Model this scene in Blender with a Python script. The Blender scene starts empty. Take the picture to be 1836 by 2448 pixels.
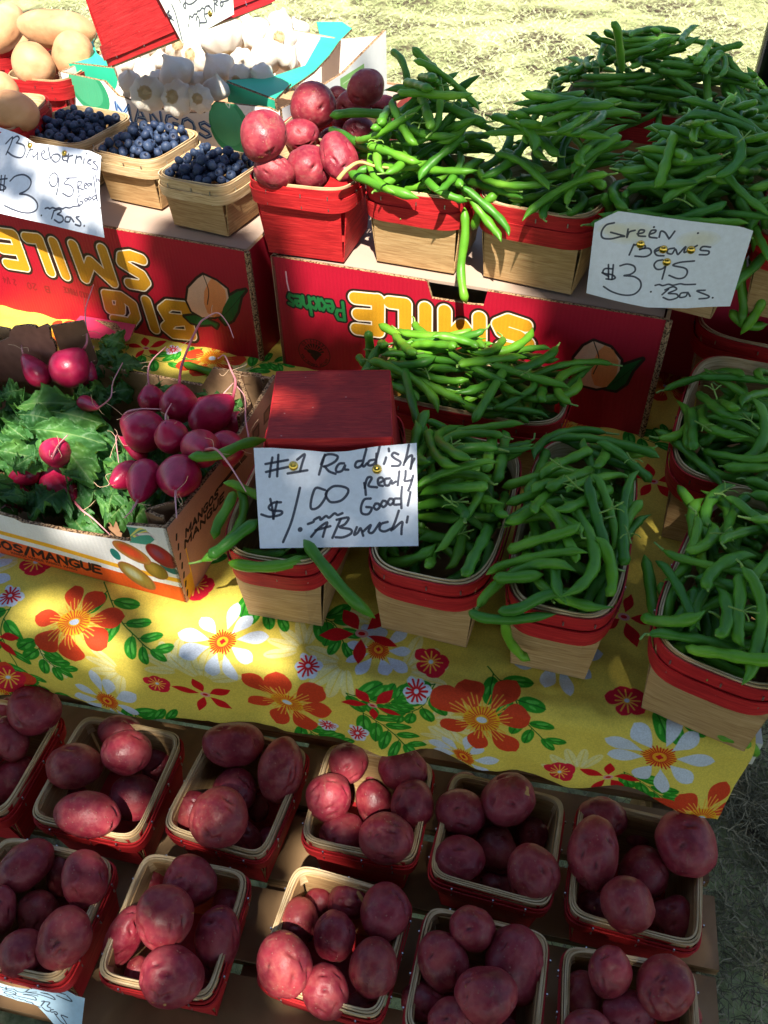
import bpy, math, random
import numpy as np
from mathutils import Vector, Matrix, noise
random.seed(7); rng = np.random.default_rng(7)
scene = bpy.context.scene
col = scene.collection

# ------------------------------------------------------------------ camera
F, CX, CY = 2052.0, 918.0, 1224.0           # focal length and centre in photograph pixels
HC = 0.70                                   # camera height above the table top (table top = z 0)
def cam_axes(nadir, yaw):
    d = np.array([nadir[0]-CX, nadir[1]-CY, F]); d /= np.linalg.norm(d)
    r = np.array([1, 0, 0.]) - d*d[0]; r /= np.linalg.norm(r)
    f = -np.cross(r, d)
    if f[2] < 0: f = -f
    a = math.radians(yaw)
    return np.array([math.cos(a)*r - math.sin(a)*f, math.sin(a)*r + math.cos(a)*f, -d])
RC = cam_axes((968., 3346.), 11.5)
CAM = np.array([0, 0, HC])
cd = bpy.data.cameras.new('camera'); cam = bpy.data.objects.new('camera', cd); col.objects.link(cam)
cd.sensor_fit = 'VERTICAL'; cd.sensor_height = 24.0; cd.lens = 24.0*F/2448.0
cd.clip_start = 0.02; cd.clip_end = 400
cam.matrix_world = Matrix(((RC[0][0], -RC[0][1], -RC[0][2], 0), (RC[1][0], -RC[1][1], -RC[1][2], 0),
                           (RC[2][0], -RC[2][1], -RC[2][2], HC), (0, 0, 0, 1)))
scene.camera = cam
cd.dof.use_dof = True; cd.dof.focus_distance = 1.0; cd.dof.aperture_fstop = 9.0
CR = RC[:, 0]; CU = -RC[:, 1]; CB = -RC[:, 2]

# ------------------------------------------------------------------ light
SUN = np.array([0.10, -0.50, 0.86]); SUN /= np.linalg.norm(SUN)
W = bpy.data.worlds.new('World'); scene.world = W; W.use_nodes = True
nt = W.node_tree; nt.nodes.clear()
sky = nt.nodes.new('ShaderNodeTexSky'); sky.sky_type = 'NISHITA'; sky.sun_disc = False
sky.sun_elevation = math.asin(SUN[2]); sky.sun_rotation = math.atan2(SUN[0], SUN[1])
bg = nt.nodes.new('ShaderNodeBackground'); bg.inputs[1].default_value = 0.078
wo = nt.nodes.new('ShaderNodeOutputWorld')
nt.links.new(sky.outputs[0], bg.inputs[0]); nt.links.new(bg.outputs[0], wo.inputs[0])
sl = bpy.data.lights.new('sun', 'SUN'); sl.energy = 4.6; sl.angle = math.radians(0.9); sl.color = (1, .93, .82)
so = bpy.data.objects.new('sun', sl); col.objects.link(so)
so.rotation_euler = Vector(SUN).to_track_quat('Z', 'Y').to_euler()
scene.view_settings.view_transform = 'Standard'; scene.view_settings.look = 'None'
scene.view_settings.gamma = 1; scene.view_settings.use_curve_mapping = False
scene.view_settings.exposure = 1.55
scene.render.engine = 'CYCLES'

# ------------------------------------------------------------------ pixel -> world helpers
def ray(px, py): return RC @ np.array([px-CX, py-CY, F])
def at(px, py, z=0.0):
    v = ray(px, py); return v*((z-HC)/v[2]) + CAM
def at_plane(px, py, P0, n):
    v = ray(px, py); return CAM + v*(np.dot(np.asarray(P0)-CAM, n)/np.dot(v, n))
def depth_t(P): return np.dot(P-CAM, RC[:, 2])/F      # metres per photo pixel at P
def project(P):
    q = (np.asarray(P)-CAM) @ RC
    return np.stack([CX+F*q[..., 0]/q[..., 2], CY+F*q[..., 1]/q[..., 2], q[..., 2]], -1)
def zc(ox, oy, s):
    return lambda x, y: (ox+x*s, oy+y*s)

# ------------------------------------------------------------------ object helpers
def tag(o, label=None, cat=None, group=None, kind=None):
    if label: o['label'] = label
    if cat: o['category'] = cat
    if group: o['group'] = group
    if kind: o['kind'] = kind
    return o
def empty(name, loc=(0, 0, 0), rz=0.0):
    o = bpy.data.objects.new(name, None); o.empty_display_size = .02
    o.location = [float(c) for c in loc]; o.rotation_euler[2] = rz; col.objects.link(o); return o
def link(name, me, parent=None):
    o = bpy.data.objects.new(name, me); col.objects.link(o)
    if parent is not None: o.parent = parent
    return o
def mesh(name, V, Fc, mats, smooth=False, mi=None, uv=None, attr=None):
    me = bpy.data.meshes.new(name)
    me.from_pydata([tuple(map(float, v)) for v in V], [], [tuple(map(int, f)) for f in Fc])
    for m in (mats if isinstance(mats, (list, tuple)) else [mats]): me.materials.append(m)
    if mi is not None: me.polygons.foreach_set('material_index', np.array(mi, dtype=np.int32))
    if smooth: me.polygons.foreach_set('use_smooth', np.ones(len(me.polygons), dtype=bool))
    if uv is not None:
        l = me.uv_layers.new(name='UVMap'); idx = np.zeros(len(me.loops), dtype=np.int32)
        me.loops.foreach_get('vertex_index', idx)
        l.data.foreach_set('uv', np.asarray(uv, dtype=np.float32)[idx].ravel())
    if attr is not None:
        a = me.attributes.new('tone', 'FLOAT', 'POINT'); a.data.foreach_set('value', np.asarray(attr, dtype=np.float32))
    me.update(); return me
class MB:
    """collects shapes for ONE mesh"""
    def __init__(s): s.V = []; s.F = []; s.M = []; s.U = []
    def add(s, V, Fc, mi=0, uv=None):
        o = len(s.V); s.V += [tuple(v) for v in V]; s.F += [tuple(i+o for i in f) for f in Fc]
        s.M += ([mi]*len(Fc) if isinstance(mi, int) else list(mi))
        s.U += list(uv) if uv is not None else [(0, 0)]*len(V)
    def box(s, c, sx, sy, sz, rz=0, mi=0):
        ca, sa = math.cos(rz), math.sin(rz); V = []
        for x in (-.5, .5):
            for y in (-.5, .5):
                for z in (-.5, .5):
                    V.append((c[0]+ca*x*sx-sa*y*sy, c[1]+sa*x*sx+ca*y*sy, c[2]+z*sz))
        s.add(V, [(0, 1, 3, 2), (4, 6, 7, 5), (0, 4, 5, 1), (2, 3, 7, 6), (0, 2, 6, 4), (1, 5, 7, 3)], mi)
    def prism(s, poly, O, ex, ey, th, mi_front=0, mi_rest=0, uvf=None):
        """polygon (s,t) in plane O,ex,ey; front face at O, thickness goes to -n"""
        O, ex, ey = map(np.asarray, (O, ex, ey)); n = np.cross(ex, ey); n = n/np.linalg.norm(n)
        k = len(poly); A = [O+ex*a+ey*b for a, b in poly]; B = [p-n*th for p in A]
        uv = [uvf(a, b) if uvf else (a, b) for a, b in poly]
        s.add(A+B, [tuple(range(k)), tuple(range(2*k-1, k-1, -1))]+[(i, i+k, (i+1) % k+k, (i+1) % k) for i in range(k)],
              [mi_front, 2]+[mi_rest]*k, uv+uv)
    def build(s, name, mats, parent=None, smooth=False):
        mats = list(mats) if isinstance(mats, (list, tuple)) else [mats]
        while len(mats) <= max(s.M): mats.append(M['kraft'])
        return link(name, mesh(name, s.V, s.F, mats, smooth, s.M, s.U), parent)
def tube(pts, rad, seg=7, caps=True):
    P = [np.asarray(p, dtype=float) for p in pts]; n = len(P)
    r = rad if hasattr(rad, '__len__') else [rad]*n
    V = []; Fc = []; up = None
    for i in range(n):
        t = P[min(i+1, n-1)]-P[max(i-1, 0)]; t /= (np.linalg.norm(t)+1e-12)
        if up is None: up = np.array([0, 0, 1.]) if abs(t[2]) < .9 else np.array([1., 0, 0])
        a = np.cross(t, up); a /= (np.linalg.norm(a)+1e-12); b = np.cross(a, t); up = b
        for k in range(seg):
            q = 2*math.pi*k/seg; V.append(P[i]+(a*math.cos(q)+b*math.sin(q))*r[i])
    for i in range(n-1):
        for k in range(seg):
            Fc.append((i*seg+k, i*seg+(k+1) % seg, (i+1)*seg+(k+1) % seg, (i+1)*seg+k))
    if caps: Fc += [tuple(range(seg-1, -1, -1)), tuple(range((n-1)*seg, n*seg))]
    return V, Fc
def smooth_line(p, k=6):
    p = [np.asarray(q, dtype=float) for q in p]
    if len(p) < 3: return p
    out = []
    q = [2*p[0]-p[1]]+p+[2*p[-1]-p[-2]]
    for i in range(1, len(q)-2):
        for j in range(k):
            t = j/k; t2 = t*t; t3 = t2*t
            out.append(.5*((2*q[i])+(-q[i-1]+q[i+1])*t+(2*q[i-1]-5*q[i]+4*q[i+1]-q[i+2])*t2+(-q[i-1]+3*q[i]-3*q[i+1]+q[i+2])*t3))
    out.append(p[-1]); return out

# ------------------------------------------------------------------ materials
class NM:
    def __init__(s, name, rough=.5, spec=.5):
        s.m = bpy.data.materials.new(name); s.m.use_nodes = True; s.t = s.m.node_tree; s.n = s.t.nodes; s.l = s.t.links
        s.b = s.n['Principled BSDF']; s.b.inputs['Roughness'].default_value = rough
        s.b.inputs['Specular IOR Level'].default_value = spec
        s.tc = s.n.new('ShaderNodeTexCoord'); s._rnd = None
    def vec(s, scale=(1, 1, 1), src='Object', rnd=False):
        mp = s.n.new('ShaderNodeMapping'); mp.inputs['Scale'].default_value = scale
        s.l.new(s.tc.outputs[src], mp.inputs['Vector'])
        if rnd:
            oi = s.n.new('ShaderNodeObjectInfo'); mu = s.n.new('ShaderNodeMath'); mu.operation = 'MULTIPLY'; mu.inputs[1].default_value = 37.
            s.l.new(oi.outputs['Random'], mu.inputs[0]); s.l.new(mu.outputs[0], mp.inputs['Location'])
        return mp.outputs[0]
    def noise(s, scale, v=None, detail=4, dist=0., rough=.5):
        x = s.n.new('ShaderNodeTexNoise'); x.inputs['Scale'].default_value = scale; x.inputs['Detail'].default_value = detail
        x.inputs['Distortion'].default_value = dist; x.inputs['Roughness'].default_value = rough
        s.l.new(v if v is not None else s.tc.outputs['Object'], x.inputs['Vector']); return x.outputs[0]
    def voro(s, scale, v=None, feat='F1'):
        x = s.n.new('ShaderNodeTexVoronoi'); x.inputs['Scale'].default_value = scale; x.feature = feat
        s.l.new(v if v is not None else s.tc.outputs['Object'], x.inputs['Vector']); return x.outputs['Distance']
    def ramp(s, f, stops):
        x = s.n.new('ShaderNodeValToRGB'); e = x.color_ramp.elements
        while len(e) < len(stops): e.new(.5)
        for i, (p, c) in enumerate(stops):
            e[i].position = p; e[i].color = (*c, 1) if hasattr(c, '__len__') else (c, c, c, 1)
        s.l.new(f, x.inputs[0]); return x.outputs[0]
    def mix(s, f, a, b, mode='MIX'):
        x = s.n.new('ShaderNodeMix'); x.data_type = 'RGBA'; x.blend_type = mode
        for i, v in ((0, f), (6, a), (7, b)):
            if isinstance(v, (int, float)): x.inputs[i].default_value = v
            elif isinstance(v, tuple): x.inputs[i].default_value = (*v, 1)
            else: s.l.new(v, x.inputs[i])
        return x.outputs[2]
    def base(s, c):
        if isinstance(c, tuple): s.b.inputs['Base Color'].default_value = (*c, 1)
        else: s.l.new(c, s.b.inputs['Base Color'])
        return s
    def bump(s, f, dist=.001, strength=1.):
        x = s.n.new('ShaderNodeBump'); x.inputs['Distance'].default_value = dist; x.inputs['Strength'].default_value = strength
        if s.b.inputs['Normal'].is_linked: s.l.new(s.b.inputs['Normal'].links[0].from_socket, x.inputs['Normal'])
        s.l.new(f, x.inputs['Height']); s.l.new(x.outputs[0], s.b.inputs['Normal']); return s
    def rnd(s):
        oi = s.n.new('ShaderNodeObjectInfo'); return oi.outputs['Random']
    def attr(s, name='tone'):
        a = s.n.new('ShaderNodeAttribute'); a.attribute_name = name; return a.outputs['Fac']
    def rough(s, f): s.l.new(f, s.b.inputs['Roughness']); return s
    def geo(s): return s.n.new('ShaderNodeNewGeometry')

M = {}
def veneer(name, c0, c1, c2, rough=.7, sc=1.0):
    m = NM(name, rough, .3); v = m.vec((6*sc, 6*sc, 90*sc), 'Object', True)
    g = m.noise(5, v, 6, .8); g2 = m.noise(14, m.vec((1, 1, 1), 'Object', True), 3)
    c = m.ramp(g, [(.3, c0), (.55, c1), (.72, c2)])
    c = m.mix(m.ramp(g2, [(.55, 0.), (.8, .5)]), c, c0)
    m.base(c).bump(g, .0006, .6); M[name] = m.m
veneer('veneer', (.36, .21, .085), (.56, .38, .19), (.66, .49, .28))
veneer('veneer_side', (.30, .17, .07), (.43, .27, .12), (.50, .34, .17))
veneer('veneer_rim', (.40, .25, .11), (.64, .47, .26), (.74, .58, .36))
veneer('veneer_red', (.30, .008, .012), (.47, .017, .02), (.56, .03, .03), .6)
veneer('veneer_red_dark', (.22, .006, .008), (.35, .011, .014), (.42, .018, .02), .62)
def veneer_flat(name, c0, c1, c2):
    m = NM(name, .62, .3); g = m.noise(5, m.vec((9, 80, 9), 'Object', True), 6, 1.2); g2 = m.noise(9, m.vec((1, 1, 1), 'Object', True), 6, 1.)
    c = m.ramp(g, [(.3, c0), (.55, c1), (.75, c2)]); c = m.mix(m.ramp(g2, [(.45, 0.), (.75, .6)]), c, c0)
    sp = m.voro(55, m.vec((1, 1, 1), 'Object', True)); c = m.mix(m.ramp(sp, [(.03, .7), (.06, 0.)]), c, (.55, .3, .25)); m.base(c).bump(g, .0006, .8).bump(g2, .0015, .7); M[name] = m.m
veneer_flat('veneer_red_flat', (.22, .010, .010), (.40, .022, .018), (.50, .045, .03))
veneer('plank_wood', (.13, .07, .03), (.26, .16, .075), (.36, .24, .13), .8, .25)
def solid(name, c, rough=.6, spec=.4, metal=0., bump=0, nsc=60, var=.15):
    m = NM(name, rough, spec); n = m.noise(nsc, m.vec((1, 1, 1), 'Object', True), 5)
    lo = tuple(x*(1-var) for x in c); hi = tuple(min(1, x*(1+var)) for x in c)
    m.base(m.ramp(n, [(.3, lo), (.7, hi)])); m.b.inputs['Metallic'].default_value = metal
    if bump: m.bump(n, bump)
    M[name] = m.m
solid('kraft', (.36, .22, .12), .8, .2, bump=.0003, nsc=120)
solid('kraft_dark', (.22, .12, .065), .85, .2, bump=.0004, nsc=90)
solid('kraft_pink', (.34, .15, .11), .75, .25, bump=.0003, nsc=90)
solid('box_red', (.40, .012, .032), .5, .35, nsc=20, var=.06)
solid('box_magenta', (.52, .035, .10), .55, .35, nsc=20, var=.06)
solid('carton_top', (.38, .28, .22), .7, .3, nsc=14, var=.06)
solid('box_white', (.78, .75, .72), .6, .3, nsc=14, var=.06)
solid('box_green', (.03, .46, .27), .5, .35, nsc=20, var=.08)
solid('brass', (.75, .50, .10), .22, .5, 1., nsc=30)
solid('steel', (.5, .5, .5), .35, .5, 1.)
solid('pole_black', (.012, .013, .016), .35, .5)
solid('pole_blue', (.15, .24, .34), .4, .5)
solid('plastic_white', (.62, .62, .58), .45, .4, nsc=8, var=.06)
solid('bean_stem', (.20, .34, .06), .6, .3, nsc=90)
solid('dry_stem', (.50, .34, .12), .7, .3, nsc=90)
solid('root_hair', (.62, .42, .26), .7, .3, nsc=60)
def corr():
    m = NM('corrugated_edge', .85, .2); v = m.vec((1, 1, 1))
    g = m.noise(420, v, 2); m.base(m.ramp(g, [(.42, (.07, .035, .018)), (.55, (.40, .25, .13))])).bump(g, .001); M['corrugated_edge'] = m.m
corr()
# potato
m = NM('red_potato_skin', .5, .36); v = m.vec((1, 1, 1), 'Object', True)
n1 = m.noise(38, v, 5, .4); n2 = m.noise(160, v, 4)
c = m.ramp(n1, [(.3, (.135, .009, .021)), (.5, (.220, .018, .033)), (.72, (.32, .046, .053))])
c = m.mix(m.ramp(n2, [(.45, 0.), (.75, .35)]), c, (.40, .13, .11))
tint = m.mix(m.rnd(), (1., .78, .95), (1.08, 1.25, .9)); c = m.mix(.8, c, tint, 'MULTIPLY')
sc = m.noise(34, m.vec((1, 1, 1.4), 'Object', True), 7, .9)
c = m.mix(m.ramp(sc, [(.70, 0.), (.725, .85)]), c, (.50, .30, .085))
rs = m.noise(30, m.vec((1.3, 1, 1), 'Object', True), 8, 1.5, .7)
c = m.mix(m.ramp(rs, [(.60, 0.), (.70, .5)]), c, (.27, .13, .085))
vo = m.voro(190, v); lm = m.noise(60, v, 2); len0 = m.ramp(vo, [(.11, 1.), (.19, 0.)]); len_ = m.mix(1., len0, m.ramp(lm, [(.42, 0.), (.6, 1.)]), 'MULTIPLY'); c = m.mix(m.mix(.45, (0., 0., 0.), len_), c, (.40, .20, .15))
dk = m.noise(55, m.vec((1, 1.2, 1), 'Object', True), 6, .6, .6); c = m.mix(m.ramp(dk, [(.54, 0.), (.74, .42)]), c, (.14, .06, .055))
c = m.mix(m.ramp(m.attr(), [(.25, 0.), (.9, .85)]), c, (.055, .018, .02))
m.base(c).bump(n2, .0008, .8).bump(len_, .0006, .8).bump(m.noise(700, v, 3), .0003, .6)
m.rough(m.ramp(n1, [(.3, .34), (.7, .55)])); M['potato'] = m.m
m = NM('sweet_potato_skin', .6, .3); v = m.vec((1, 1, 1), 'Object', True); n1 = m.noise(25, v, 6, .5)
c = m.ramp(n1, [(.3, (.36, .17, .08)), (.55, (.54, .29, .14)), (.75, (.60, .38, .22))]); m.base(c).bump(m.noise(90, v), .0008)
M['sweet'] = m.m
# bean
def bean_mat(name, use_rnd):
    m = NM(name, .42, .34); v = m.vec((1, 1, 1), 'Object', use_rnd)
    n1 = m.noise(22, v, 4); c = m.ramp(n1, [(.3, (.040, .160, .012)), (.5, (.072, .245, .016)), (.72, (.125, .33, .028))])
    f = m.rnd() if use_rnd else m.noise(30, m.tc.outputs['Object'], 1)
    c = m.mix(.85, c, m.mix(f, (.50, .66, .80), (1.65, 1.32, 1.0)), 'MULTIPLY')
    tt = m.attr(); c = m.mix(m.ramp(tt, [(.88, 0.), (1., .75)]), c, (.24, .38, .09))
    n2 = m.noise(600, v, 2); m.base(c).bump(n2, .0002, .6); m.b.inputs['Subsurface Weight'].default_value = .06
    m.b.inputs['Subsurface Radius'].default_value = (.002, .004, .001); m.b.inputs['Subsurface Scale'].default_value = .5
    M[name] = m.m
bean_mat('bean', True); bean_mat('bean_pile', False)
# blueberry
m = NM('blueberry_skin', .55, .35); v = m.vec((1, 1, 1), 'Object', True)
n1 = m.noise(90, v, 4); c = m.ramp(n1, [(.3, (.008, .012, .030)), (.52, (.020, .036, .080)), (.72, (.065, .105, .19))])
c = m.mix(.8, c, m.mix(m.rnd(), (.6, .62, .75), (1.5, 1.45, 1.35)), 'MULTIPLY')
c = m.mix(m.ramp(m.attr(), [(.5, 0.), (.8, .85)]), c, (.008, .007, .014)); m.base(c); M['blueberry'] = m.m
# garlic
m = NM('garlic_skin', .5, .4); v = m.vec((1, 1, .15), 'Object', True); n1 = m.noise(160, v, 4)
c = m.ramp(n1, [(.35, (.62, .52, .38)), (.55, (.80, .75, .66)), (.7, (.84, .81, .75))])
c = m.mix(m.ramp(m.attr(), [(.5, 0.), (.9, .9)]), c, (.50, .36, .18)); m.base(c).bump(n1, .0008)
m.b.inputs['Subsurface Weight'].default_value = .1; m.b.inputs['Subsurface Radius'].default_value = (.01, .006, .004); M['garlic'] = m.m
# radish
m = NM('radish_skin', .33, .5); v = m.vec((1, 1, 1), 'Object', True); n1 = m.noise(70, v, 5)
c = m.ramp(n1, [(.3, (.30, .004, .036)), (.55, (.43, .010, .062)), (.75, (.50, .03, .085))])
c = m.mix(m.ramp(m.attr(), [(.55, 0.), (1., .85)]), c, (.70, .36, .36))
c = m.mix(m.ramp(m.noise(45, v, 7, 1.), [(.66, 0.), (.76, .35)]), c, (.42, .14, .09))
m.base(c).bump(m.noise(300, v, 3), .0003); m.b.inputs['Subsurface Weight'].default_value = .08
m.b.inputs['Subsurface Radius'].default_value = (.006, .002, .002); M['radish'] = m.m
# leaf
def leaf_mat(name, a, b, cc):
    m = NM(name, .5, .35); v = m.vec((1, 1, 1), 'Object', True); n1 = m.noise(28, v, 5)
    c = m.ramp(n1, [(.3, a), (.55, b), (.75, cc)])
    c = m.mix(.7, c, m.mix(m.rnd(), (.65, .75, .9), (1.5, 1.25, .8)), 'MULTIPLY')
    c = m.mix(m.ramp(m.attr(), [(.30, 0.), (.40, .18), (.8, .2), (.98, .8)]), c, (.26, .38, .13)); m.base(c)
    m.bump(m.noise(120, v, 4), .0012)
    tr = m.n.new('ShaderNodeBsdfTranslucent'); tr.inputs[0].default_value = (.20, .38, .04, 1)
    mx = m.n.new('ShaderNodeMixShader'); mx.inputs[0].default_value = .28
    out = m.n['Material Output']; m.l.new(m.b.outputs[0], mx.inputs[1]); m.l.new(tr.outputs[0], mx.inputs[2]); m.l.new(mx.outputs[0], out.inputs[0])
    M[name] = m.m
leaf_mat('radish_leaf', (.022, .095, .030), (.055, .18, .045), (.12, .29, .065))
solid('blocker_leaf', (.04, .10, .03), .6, .3)

# ------------------------------------------------------------------ printed art (drawn by code into buffers)
class Canvas:
    def __init__(s, u0, v0, w, h, ppm, bgc):
        s.u0, s.v0, s.k = u0, v0, ppm; s.W = int(w*ppm); s.H = int(h*ppm); s.w = s.W/ppm; s.h = s.H/ppm
        s.a = np.empty((s.H, s.W, 3), dtype=np.float32); s.a[:] = bgc
    def _bb(s, p, g):
        x0, y0 = p.min(0)-g-2; x1, y1 = p.max(0)+g+3
        x0, y0 = max(0, int(x0)), max(0, int(y0)); x1, y1 = min(s.W, int(x1)), min(s.H, int(y1))
        if x1 <= x0 or y1 <= y0: return None
        Y, X = np.mgrid[y0:y1, x0:x1]; return x0, y0, x1, y1, X+.5, Y+.5
    def px(s, pts): return (np.asarray(pts, dtype=float)-[s.u0, s.v0])*s.k
    def _seg(s, X, Y, p, closed):
        d = np.full(X.shape, 1e9); n = len(p)
        for i in range(n if closed else max(1, n-1)):
            a = p[i]; b = p[(i+1) % n] if n > 1 else a
            e = b-a; L = e@e+1e-9; t = np.clip(((X-a[0])*e[0]+(Y-a[1])*e[1])/L, 0, 1)
            d = np.minimum(d, (X-a[0]-t*e[0])**2+(Y-a[1]-t*e[1])**2)
        return np.sqrt(d)
    def put(s, b, al, c):
        x0, y0, x1, y1 = b; R = s.a[y0:y1, x0:x1]; R += (np.asarray(c, dtype=np.float32)-R)*al[..., None].astype(np.float32)
    def poly(s, pts, c, grow=0., alpha=1.):
        p = s.px(pts); g = grow*s.k; B = s._bb(p, abs(g))
        if B is None: return
        x0, y0, x1, y1, X, Y = B; d = s._seg(X, Y, p, True); ins = np.zeros(X.shape, bool); n = len(p)
        for i in range(n):
            a, b = p[i], p[(i+1) % n]
            if a[1] == b[1]: continue
            ins ^= ((a[1] > Y) != (b[1] > Y)) & (X < (b[0]-a[0])*(Y-a[1])/(b[1]-a[1])+a[0])
        sd = np.where(ins, -d, d)-g; s.put((x0, y0, x1, y1), np.clip(.5-sd, 0, 1)*alpha, c)
    def stroke(s, pts, w, c, alpha=1., sm=False, rough=0.):
        q = smooth_line(pts, 5) if sm else pts
        p = s.px(q); g = w*s.k/2; B = s._bb(p, g)
        if B is None: return
        x0, y0, x1, y1, X, Y = B; d = s._seg(X, Y, p, False); al = np.clip(g+.5-d, 0, 1)*alpha
        if rough: al = al*(1-rough*rng.random(al.shape))
        s.put((x0, y0, x1, y1), al, c)
    def multi(s, lines, layers):
        """thick lettering: union of lines with growing outlines (width, colour), widest first"""
        for w, c in layers:
            for L in lines: s.stroke(L, w, c)
    def blob(s, c0, rx, ry, ang, c, alpha=1., k=28):
        t = np.linspace(0, 2*np.pi, k, endpoint=False); ca, sa = math.cos(ang), math.sin(ang)
        x = rx*np.cos(t); y = ry*np.sin(t)
        s.poly(np.stack([c0[0]+ca*x-sa*y, c0[1]+sa*x+ca*y], 1), c, 0, alpha)
    def grain(s, amt=.02, size=8):
        n = rng.random((s.H//size+2, s.W//size+2)); n = np.kron(n, np.ones((size, size)))[:s.H, :s.W]
        s.a *= (1+amt*(n[..., None]-.5)*2).astype(np.float32)
    def material(s, name, rough=.55, spec=.35, bump=0., bscale=60., kind='paper'):
        im = bpy.data.images.new(name, s.W, s.H); px = np.ones((s.H, s.W, 4), dtype=np.float32)
        px[..., :3] = np.clip(s.a, 0, 1); im.pixels.foreach_set(px.ravel()); im.update(); im.pack()
        m = NM(name, rough, spec); t = m.n.new('ShaderNodeTexImage'); t.image = im; t.extension = 'EXTEND'
        m.l.new(m.tc.outputs['UV'], t.inputs['Vector'])
        v = m.tc.outputs['Object']; n = m.noise(bscale, v, 4)
        c = m.mix(m.ramp(n, [(.3, 0.), (.8, .14)]), t.outputs[0], (.25, .2, .15), 'MULTIPLY'); m.base(c)
        if bump: m.bump(n, bump)
        if kind == 'box':
            w = m.n.new('ShaderNodeTexWave'); w.inputs['Scale'].default_value = 60.; w.bands_direction = 'X'
            m.l.new(v, w.inputs['Vector']); m.bump(w.outputs[1], .0005, .35)
        if kind == 'cloth':
            b = m.b; tr = m.n.new('ShaderNodeBsdfTranslucent'); m.l.new(t.outputs[0], tr.inputs[0])
            mx = m.n.new('ShaderNodeMixShader'); mx.inputs[0].default_value = .12; o = m.n['Material Output']
            m.l.new(b.outputs[0], mx.inputs[1]); m.l.new(tr.outputs[0], mx.inputs[2]); m.l.new(mx.outputs[0], o.inputs[0])
            m.bump(m.noise(900, v, 2), .0002)
        M[name] = m.m; return m.m
    def uv(s, u, v): return ((u-s.u0)/s.w, (v-s.v0)/s.h)
class Face:
    """a flat surface in the place: O + s*ex + t*ey"""
    def __init__(s, O, ex, ey):
        s.O = np.asarray(O, float); s.ex = np.asarray(ex, float)/np.linalg.norm(ex); ey = np.asarray(ey, float)
        ey = ey-s.ex*(ey@s.ex); s.ey = ey/np.linalg.norm(ey); s.n = np.cross(s.ex, s.ey)
    def st(s, px, py):
        P = at_plane(px, py, s.O, s.n)-s.O; return (float(P@s.ex), float(P@s.ey))
    def map(s, z, pts): return [s.st(*z(*p)) for p in pts]
    def P(s, a, b): return s.O+s.ex*a+s.ey*b
FONT = {'A': [[(0, 0), (.35, 1), (.7, 0)], [(.14, .35), (.56, .35)]], 'B': [[(0, 0), (0, 1), (.45, 1), (.6, .78), (.45, .54), (0, .54)], [(.45, .54), (.65, .28), (.48, 0), (0, 0)]],
 'C': [[(.65, .85), (.4, 1), (.12, .85), (0, .5), (.12, .15), (.4, 0), (.65, .15)]], 'D': [[(0, 0), (0, 1), (.4, 1), (.65, .7), (.65, .3), (.4, 0), (0, 0)]],
 'E': [[(.55, 1), (0, 1), (0, 0), (.55, 0)], [(0, .52), (.45, .52)]], 'F': [[(.55, 1), (0, 1), (0, 0)], [(0, .52), (.45, .52)]],
 'G': [[(.65, .85), (.4, 1), (.1, .85), (0, .5), (.1, .15), (.4, 0), (.66, .12), (.66, .45), (.42, .45)]], 'H': [[(0, 0), (0, 1)], [(.6, 0), (.6, 1)], [(0, .5), (.6, .5)]],
 'I': [[(.1, 0), (.1, 1)]], 'L': [[(0, 1), (0, 0), (.5, 0)]], 'M': [[(0, 0), (0, 1), (.38, .35), (.76, 1), (.76, 0)]], 'N': [[(0, 0), (0, 1), (.6, 0), (.6, 1)]],
 'O': [[(.33, 1), (.08, .82), (0, .5), (.08, .18), (.33, 0), (.6, .18), (.68, .5), (.6, .82), (.33, 1)]], 'P': [[(0, 0), (0, 1), (.48, 1), (.62, .75), (.48, .48), (0, .48)]],
 'R': [[(0, 0), (0, 1), (.48, 1), (.62, .75), (.48, .5), (0, .5)], [(.35, .5), (.65, 0)]], 'S': [[(.58, .85), (.32, 1), (.05, .82), (.1, .6), (.5, .42), (.58, .2), (.3, 0), (0, .15)]],
 'T': [[(0, 1), (.64, 1)], [(.32, 1), (.32, 0)]], 'U': [[(0, 1), (0, .22), (.3, 0), (.6, .22), (.6, 1)]], '/': [[(0, -.1), (.4, 1.1)]],
 '0': [[(.3, 1), (.05, .8), (.05, .2), (.3, 0), (.55, .2), (.55, .8), (.3, 1)]], '1': [[(.1, .8), (.3, 1), (.3, 0)]], '2': [[(0, .8), (.28, 1), (.55, .75), (0, 0), (.58, 0)]],
 '4': [[(.45, 0), (.45, 1), (0, .3), (.62, .3)]], ' ': [], '-': [[(.05, .5), (.4, .5)]],
 'e': [[(.02, .32), (.5, .32), (.42, .58), (.2, .62), (0, .35), (.12, .04), (.5, .06)]], 'a': [[(.5, .6), (.5, 0)], [(.5, .5), (.25, .62), (0, .32), (.25, 0), (.5, .14)]],
 'c': [[(.48, .52), (.22, .62), (0, .32), (.2, 0), (.48, .1)]], 'h': [[(0, 0), (0, 1)], [(0, .4), (.28, .62), (.5, .45), (.5, 0)]], 's': [[(.42, .54), (.15, .62), (.05, .45), (.4, .2), (.28, 0), (0, .08)]]}
def text(s, O, ex, ey, hgt, sp=.22, wx=1.0):
    """strokes for string s, origin O (baseline start), unit vectors ex (reading), ey (up)"""
    out = []; x = 0.; O, ex, ey = map(lambda q: np.asarray(q, float), (O, ex, ey))
    for ch in s:
        g = FONT.get(ch, []); w = max([p[0] for l in g for p in l], default=.35)
        for l in g: out.append([O+ex*(x+p[0]*wx)*hgt+ey*p[1]*hgt for p in l])
        x += w*wx+sp
    return out
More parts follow.
